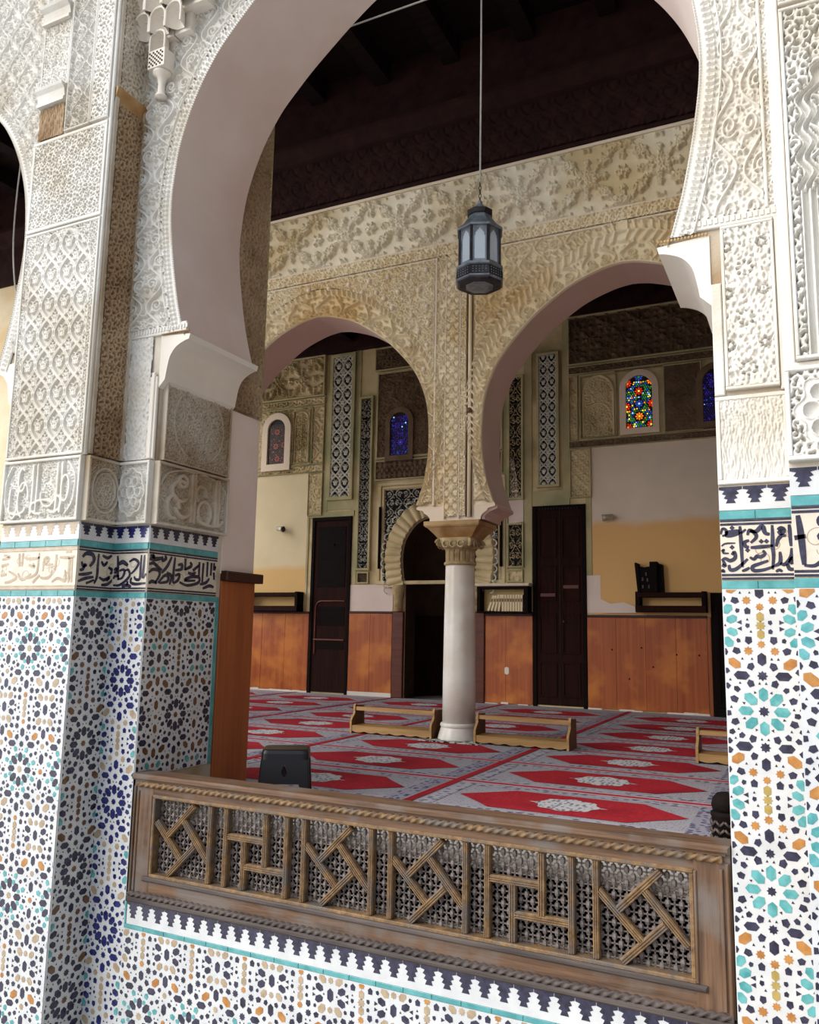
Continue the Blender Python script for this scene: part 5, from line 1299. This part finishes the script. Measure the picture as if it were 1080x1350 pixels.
for k in range(8):
    a=o8+PI/8+k*PI/4; Q=plane((LX+.131*math.cos(a),LY+.131*math.sin(a),0),(-math.sin(a),math.cos(a),0),(0,0,1),(math.cos(a),math.sin(a),0))
    mb=MB(); mb.obox(Q,-.054,.054,3.378,3.64,-.004,0); pn=mb.build('glass_pane',[M['frost']],LN)
    w=.054; top=3.64; z0=3.378
    head=[(-.036,3.54),(-.036,3.56),(-.03,3.572),(-.034,3.582),(-.024,3.592),(-.016,3.604),(-.006,3.612),(0,3.624),(.006,3.612),(.016,3.604),(.024,3.592),(.034,3.582),(.03,3.572),(.036,3.56),(.036,3.54)]
    mb=MB()
    for i in range(len(head)-1):
        p,q=head[i],head[i+1]; mb.poly([Q(p[0],p[1],.003),Q(q[0],q[1],.003),Q(q[0],top,.003),Q(p[0],top,.003)])
    mb.obox(Q,-w,-.036,z0,top,0,.004); mb.obox(Q,.036,w,z0,top,0,.004); mb.obox(Q,-.036,.036,z0,z0+.02,0,.004); mb.build('pane_fretwork',[M['metal']],pn)
mb=MB()
for i in range(5):
    z=3.893+i*.03; mb.tube([(LX+(.009*math.cos(t*PI/5) if i%2 else 0),LY+(0 if i%2 else .009*math.cos(t*PI/5)),z+.017*math.sin(t*PI/5)) for t in range(11)],.0028,5)
mb.build('chain',[M['metal_dark']],LN)
mb=MB(); mb.tube([(LX,LY,4.02),(LX+.002,LY,5.0),(LX,LY,6.3)],.0065,6); mb.build('hanging_cord',[M['cord']],LN)
# cord seen in the far left arch
mb=MB(); mb.tube(smooth([(-5.68,4.2,6.3),(-5.70,4.2,5.2),(-5.715,4.2,4.7),(-5.728,4.2,4.37),(-5.721,4.2,4.04),(-5.687,4.2,3.77),(-5.617,4.2,3.5),(-5.5,4.2,3.3)]),.007,6); tag(mb.build('hanging_cable',[M['cord']]),'slack pale cable hanging inside the arch at the left edge','cable')
# ------------------------------------------------------------------ stool
o=empty('plastic_stool',(-2.53,3.72,0.004),'small black plastic stool on the carpet just behind the balustrade','stool')
sx,sy=-2.53,3.72; HS=.275
mb=MB(); 
def rr(w,d,z,r=.03,n=5):
    out=[]
    for cx,cy,a0 in ((w/2-r,d/2-r,0),(-w/2+r,d/2-r,PI/2),(-w/2+r,-d/2+r,PI),(w/2-r,-d/2+r,1.5*PI)):
        for k in range(n+1):
            a=a0+PI/2*k/n; out.append((sx+cx+r*math.cos(a),sy+cy+r*math.sin(a),z))
    return out
rings=[rr(.246,.20,HS-.05),rr(.244,.198,HS-.02),rr(.236,.19,HS-.004),rr(.22,.175,HS)]
vs=sum(rings,[]); m=len(rings[0]); fs=[]
for i in range(3):
    for k in range(m): fs.append((i*m+k,i*m+(k+1)%m,(i+1)*m+(k+1)%m,(i+1)*m+k))
fs.append(tuple(range(3*m,4*m))); mb.add(vs,fs); seat=mb.build('seat',[M['black_plastic']],o,False)
for k,(ux,uy) in enumerate(((-1,-1),(1,-1),(1,1),(-1,1))):
    mb=MB()
    x0,y0=sx+ux*.122,sy+uy*.099; x1,y1=sx+ux*.137,sy+uy*.113
    for (dx,dy) in ((-ux*.07,0),(0,-uy*.06)):
        q=[(x0,y0),(x0+dx,y0+dy)]; b=[(x1,y1),(x1+dx*.55,y1+dy*.55)]
        n=(0,uy*-.006) if dx else (ux*-.006,0)
        vs=[(q[0][0],q[0][1],HS-.05),(q[1][0],q[1][1],HS-.05),(b[1][0],b[1][1],0),(b[0][0],b[0][1],0)]
        vs+= [(a+n[0],c+n[1],z) for a,c,z in vs]
        mb.add(vs,[(0,1,2,3),(7,6,5,4),(0,4,5,1),(1,5,6,2),(2,6,7,3),(3,7,4,0)])
    mb.build('leg',[M['black_plastic']],o)
for s in (-1,1):
    mb=MB(); y=sy+s*.099; pts=[]
    # apron with a diamond opening
    A=[(sx-.062,HS-.05),(sx+.062,HS-.05),(sx+.082,HS-.17),(sx-.082,HS-.17)]; D=[(sx-.0,HS-.075),(sx+.017,HS-.108),(sx,HS-.142),(sx-.017,HS-.108)]
    f=lambda p,dy:(p[0],y+s*(HS-.05-p[1])*.06+dy,p[1])
    for dy in (0,-s*.005):
        for i in range(4):
            D2=[D[3],D[0],D[1],D[2]]; B2=[D[0],D[1],D[2],D[3]]
        q=[[A[0],D[0],D[3]],[A[0],A[1],D[0]],[A[1],D[1],D[0]],[A[1],A[2],D[1]],[A[2],D[2],D[1]],[A[2],A[3],D[2]],[A[3],D[3],D[2]],[A[3],A[0],D[3]]]
        for pp in q: mb.poly([f(p,dy) for p in pp])
    mb.build('apron',[M['black_plastic']],o)
o.location.z+=.0045; o.rotation_euler=(0,0,.52)
# ------------------------------------------------------------------ low bookstands
def bookstand():
    o=empty('floor_bookstand',(0,0,0),'','bookstand',group='low wooden bookstands beside the marble column')
    W=.79; pf=[(0,0),(0,.105),(.018,.13),(.045,.15),(.06,.175),(.055,.205),(.062,.235),(.075,.245),(.09,.232),(.22,.225),(.235,.0)]
    for x in (0,W-.018):
        mb=MB(); mb.prism(pf,lambda p,q,t:(t,p,q),x,x+.018); sp_=mb.build('side_panel',[M['pine_dark']],o)
        mb=MB(); 
        for a,b in zip(pf[:9],pf[1:9]): mb.add([(x-.0005,a[0]-.0012,a[1]),(x+.0185,a[0]-.0012,a[1]),(x+.0185,b[0]-.0012,b[1]),(x-.0005,b[0]-.0012,b[1])],[(0,1,2,3)])
        mb.build('pale_edge',[M['pine']],sp_)
    mb=MB(); mb.box(.018,W-.018,.07,.215,.196,.212); mb.box(.018,W-.018,.066,.082,.19,.222); mb.build('top_shelf',[M['pine']],o)
    mb=MB(); mb.box(.018,W-.018,.012,.215,.052,.066); mb.build('lower_shelf',[M['pine']],o)
    mb=MB(); n=64; up=[];lo=[]
    for i in range(n+1):
        x=.018+(W-.036)*i/n; up.append((x,.066)); lo.append((x,.018-.012*abs(math.sin(PI*i/n*6))))
    for i in range(n): 
        vs=[(lo[i][0],.004,lo[i][1]),(lo[i+1][0],.004,lo[i+1][1]),(up[i+1][0],.004,up[i+1][1]),(up[i][0],.004,up[i][1])]; vs+=[(a,.016,c) for a,b,c in vs]
        mb.add(vs,[(0,1,2,3),(7,6,5,4),(0,4,5,1),(2,6,7,3)])
    mb.build('scalloped_apron',[M['pine']],o)
    return o
b0_=bookstand()
for k,(x,y,lb) in enumerate(((-3.712,6.425,'low wooden bookstand on the carpet left of the marble column'),(-2.527,6.385,'low wooden bookstand on the carpet right of the marble column'),(-.80,6.33,'low wooden bookstand partly cut off by the right courtyard pier'))):
    o=b0_ if k==0 else copy_tree(b0_)
    o.location=(x,y,.004); o['label']=lb
# patterned floor by the column foot
mb=MB(); mb.box(-2.99,-2.46,6.31,6.86,.001,.0065); tag(mb.build('trim_6',[M['mosaic']]),'black and white floor mosaic showing beside the foot of the column','floor tiles',kind='structure')
# ------------------------------------------------------------------ wall shelves
def wall_shelf(x0,x1,z0,z1,label):
    o=empty('wall_shelf',((x0+x1)/2,YB-.1,z0),label,'shelf',group='dark wall shelves above the wainscot')
    for x in (x0,x1-.05):
        mb=MB(); mb.obox(FB,x,x+.05 if x!=x0 else x+.055,z0,z1+.012,.007,.17,0,.004); mb.build('side_panel',[M['black_wood']],o)
    mb=MB(); mb.obox(FB,x0+.02,x1-.02,z1-.055,z1,.007,.175,0,.005); mb.build('top_board',[M['door']],o)
    mb=MB(); mb.obox(FB,x0,x1,z0,z0+.075,.007,.18,0,.006); mb.build('bottom_board',[M['door']],o)
    return o
wall_shelf(-1.885,-1.09,1.17,1.40,'black wooden wall shelf with a dark box on top at the right')
wall_shelf(-7.62,-6.67,1.15,1.42,'dark wooden wall shelf on the yellow plaster wall at far left')
o=empty('book_shelf',(-3.56,YB-.1,1.15),'dark alcove shelf holding a row of cream books under a plaster ledge','shelf')
mb=MB(); mb.obox(FB,-3.90,-3.20,1.148,1.168,.0,.17,0,.004); mb.build('bottom_board',[M['black_wood']],o)
for a,b in ((-3.90,-3.855),(-3.27,-3.215)):
    mb=MB(); mb.obox(FB,a,b,1.168,1.475,.0,.16,0,.003); mb.build('side_panel',[M['black_wood']],o)
mb=MB(); mb.obox(FB,-3.90,-3.215,1.455,1.485,.0,.165,0,.003); mb.build('top_board',[M['black_wood']],o)
mb=MB(); mb.obox(FB,-3.855,-3.27,1.168,1.455,.002,.010); mb.build('back_panel',[M['shelf_back']],o)
mb=MB(); mb.obox(FB,-3.95,-3.195,1.488,1.525,-.002,.175,0,.012); tag(mb.build('trim_7',[M['hall_smooth']]),'cream plaster ledge projecting above the row of books','ledge',kind='structure')
# books: the left ones lean, the rest stand upright
def book():
    o=empty('prayer_book',(0,0,0),'','book',group='cream prayer books in the alcove shelf')
    mb=MB(); mb.box(-.0125,.0125,0,.11,0,.205); mb.build('page_block',[M['paper']],o)
    mb=MB(); mb.box(-.0145,-.0123,-.004,.112,-.001,.208); mb.box(.0123,.0145,-.004,.112,-.001,.208); mb.box(-.0145,.0145,-.006,-.002,-.001,.208); mb.build('cover',[M['paper']],o)
    mb=MB(); mb.box(-.010,.010,-.0072,-.0058,.12,.16); mb.build('spine_title',[M['paper_dark']],o)
    return o
bk=book(); x=-3.302
ordn=['first','second','third','fourth','fifth','sixth','seventh','eighth','ninth']
for k in range(12):
    b=bk if k==0 else copy_tree(bk)
    lean=0 if k<8 else -(.16+.07*(k-8))
    if k<8: px_=x-k*.0355
    else: px_=x-7*.0355-.0308*(k-7)-.012-.016*(k-7)
    b.location=(px_,YB-.142,1.1692+(0.0145*math.sin(-lean) if lean else 0)); b.rotation_euler=(0,-lean,0)
    if k<8: b['label']='upright cream book, %s from the right end of the alcove shelf'%ordn[k]
    else: b['label']='leaning cream book, %s from the left end of the book row'%ordn[11-k]
# dark rack on the right shelf
o=empty('carved_box',(-1.74,YB-.1,1.402),'dark carved open box standing on the right wall shelf','box')
mb=MB(); mb.prism([(-1.89,1.752),(-1.875,1.76),(-1.845,1.745),(-1.83,1.402),(-1.86,1.402)],lambda p,q,t:FB(p,q,t),.03,.15); mb.build('slanted_side',[M['black_wood']],o)
mb=MB(); mb.obox(FB,-1.715,-1.63,1.402,1.765,.03,.16,0,.004); mb.build('upright_post',[M['black_wood']],o)
mb=MB(); mb.prism([(-1.84,1.402),(-1.64,1.402),(-1.64,1.72),(-1.70,1.715),(-1.77,1.70),(-1.845,1.715)],lambda p,q,t:FB(p,q,t),.12,.135)
for (cx,cz) in ((-1.80,1.56),(-1.76,1.62),(-1.80,1.47),(-1.73,1.47),(-1.745,1.55)): mb.obox(FB,cx-.008,cx+.008,cz-.02,cz+.02,.134,.14,1)
mb.build('carved_front',[M['black_wood'],M['rail_dark']],o)
mb=MB(); mb.prism([(-1.64,1.402),(-1.565,1.402),(-1.575,1.73),(-1.63,1.75)],lambda p,q,t:FB(p,q,t),.02,.10); mb.build('back_board',[M['black_wood']],o)
# spotlights
def spot(x,z,ang,label):
    o=empty('wall_spotlight',(x,YB-.006,z),label,'spotlight',group='small spotlights on the plaster')
    mb=MB(); mb.lathe([(.02,0),(.02,.02)],(0,0,0),12); me=mb.build('mounting_plate',[M['metal_dark']],o); me.data.transform(Matrix.Translation((x,YB-.006,z))@Matrix.Rotation(PI/2,4,'X'))
    d=Vector((math.cos(ang),-.22,-.12)).normalized(); c=Vector((x,YB-.07,z))
    mb=MB(); mb.tube([(x,YB-.01,z),tuple(c)],.008,6); mb.build('bracket',[M['metal_dark']],o)
    mb=MB(); mb.tube([c-d*.065,c-d*.06,c+d*.03,c+d*.07],[.022,.034,.038,.046],14); mb.build('lamp_head',[M['chrome']],o,True)
    mb=MB(); mb.tube([c+d*.066,c+d*.072],.04,14); mb.build('lens',[M['metal_dark']],o)
spot(-2.21,2.33,PI,'small metal spotlight on the plain plaster wall beside the double door')
spot(-7.09,2.37,.1,'small metal spotlight on the yellow plaster wall at far left')
# ------------------------------------------------------------------ light and camera
W=bpy.data.worlds.new('sky'); SC.world=W; W.use_nodes=True; nt=W.node_tree; bg=nt.nodes['Background']
tc=nt.nodes.new('ShaderNodeTexCoord'); sp_=nt.nodes.new('ShaderNodeSeparateXYZ'); nt.links.new(tc.outputs['Generated'],sp_.inputs[0])
rp=nt.nodes.new('ShaderNodeValToRGB'); rp.color_ramp.elements[0].position=0.0; rp.color_ramp.elements[1].position=.8
rp.color_ramp.elements[0].color=(.97,.97,1.0,1); rp.color_ramp.elements[1].color=(.60,.77,1.0,1)
nt.links.new(sp_.outputs['Z'],rp.inputs[0]); nt.links.new(rp.outputs[0],bg.inputs['Color'])
mr=nt.nodes.new('ShaderNodeMapRange'); mr.inputs[1].default_value=-1; mr.inputs[2].default_value=1; mr.inputs[3].default_value=2.0; mr.inputs[4].default_value=.15   # brighter haze on the sun's side
nt.links.new(sp_.outputs['X'],mr.inputs[0]); nt.links.new(mr.outputs[0],bg.inputs['Strength'])
s=bpy.data.lights.new('hazy_sun','SUN'); s.energy=3.7; s.angle=math.radians(60); s.color=(1,.95,.87)
so=bpy.data.objects.new('hazy_sun',s); COL.objects.link(so)
so.rotation_euler=Vector((.62,.72,-.62)).to_track_quat('-Z','Y').to_euler()
cam=bpy.data.cameras.new('camera'); co=bpy.data.objects.new('camera',cam); COL.objects.link(co); SC.camera=co
cam.sensor_fit='VERTICAL'; cam.sensor_height=36; cam.lens=36*1078.14/1350; cam.clip_start=.05
y,p,r=math.radians(26.223),math.radians(8.2655),math.radians(-1.0665)
f=Vector((-math.sin(y)*math.cos(p),math.cos(y)*math.cos(p),math.sin(p))); rt=Vector((math.cos(y),math.sin(y),0)); up=rt.cross(f)
r2=rt*math.cos(r)-up*math.sin(r); u2=rt*math.sin(r)+up*math.cos(r)
mw=Matrix((( r2.x,u2.x,-f.x,0),(r2.y,u2.y,-f.y,0),(r2.z,u2.z,-f.z,.9),(0,0,0,1))); co.matrix_world=mw
SC.view_settings.view_transform='Standard'; SC.view_settings.look='None'; SC.view_settings.gamma=1; SC.view_settings.use_curve_mapping=False
SC.view_settings.exposure=0.2
SC.cycles.use_denoising=True; SC.cycles.max_bounces=10; SC.cycles.diffuse_bounces=6; SC.cycles.sample_clamp_indirect=8
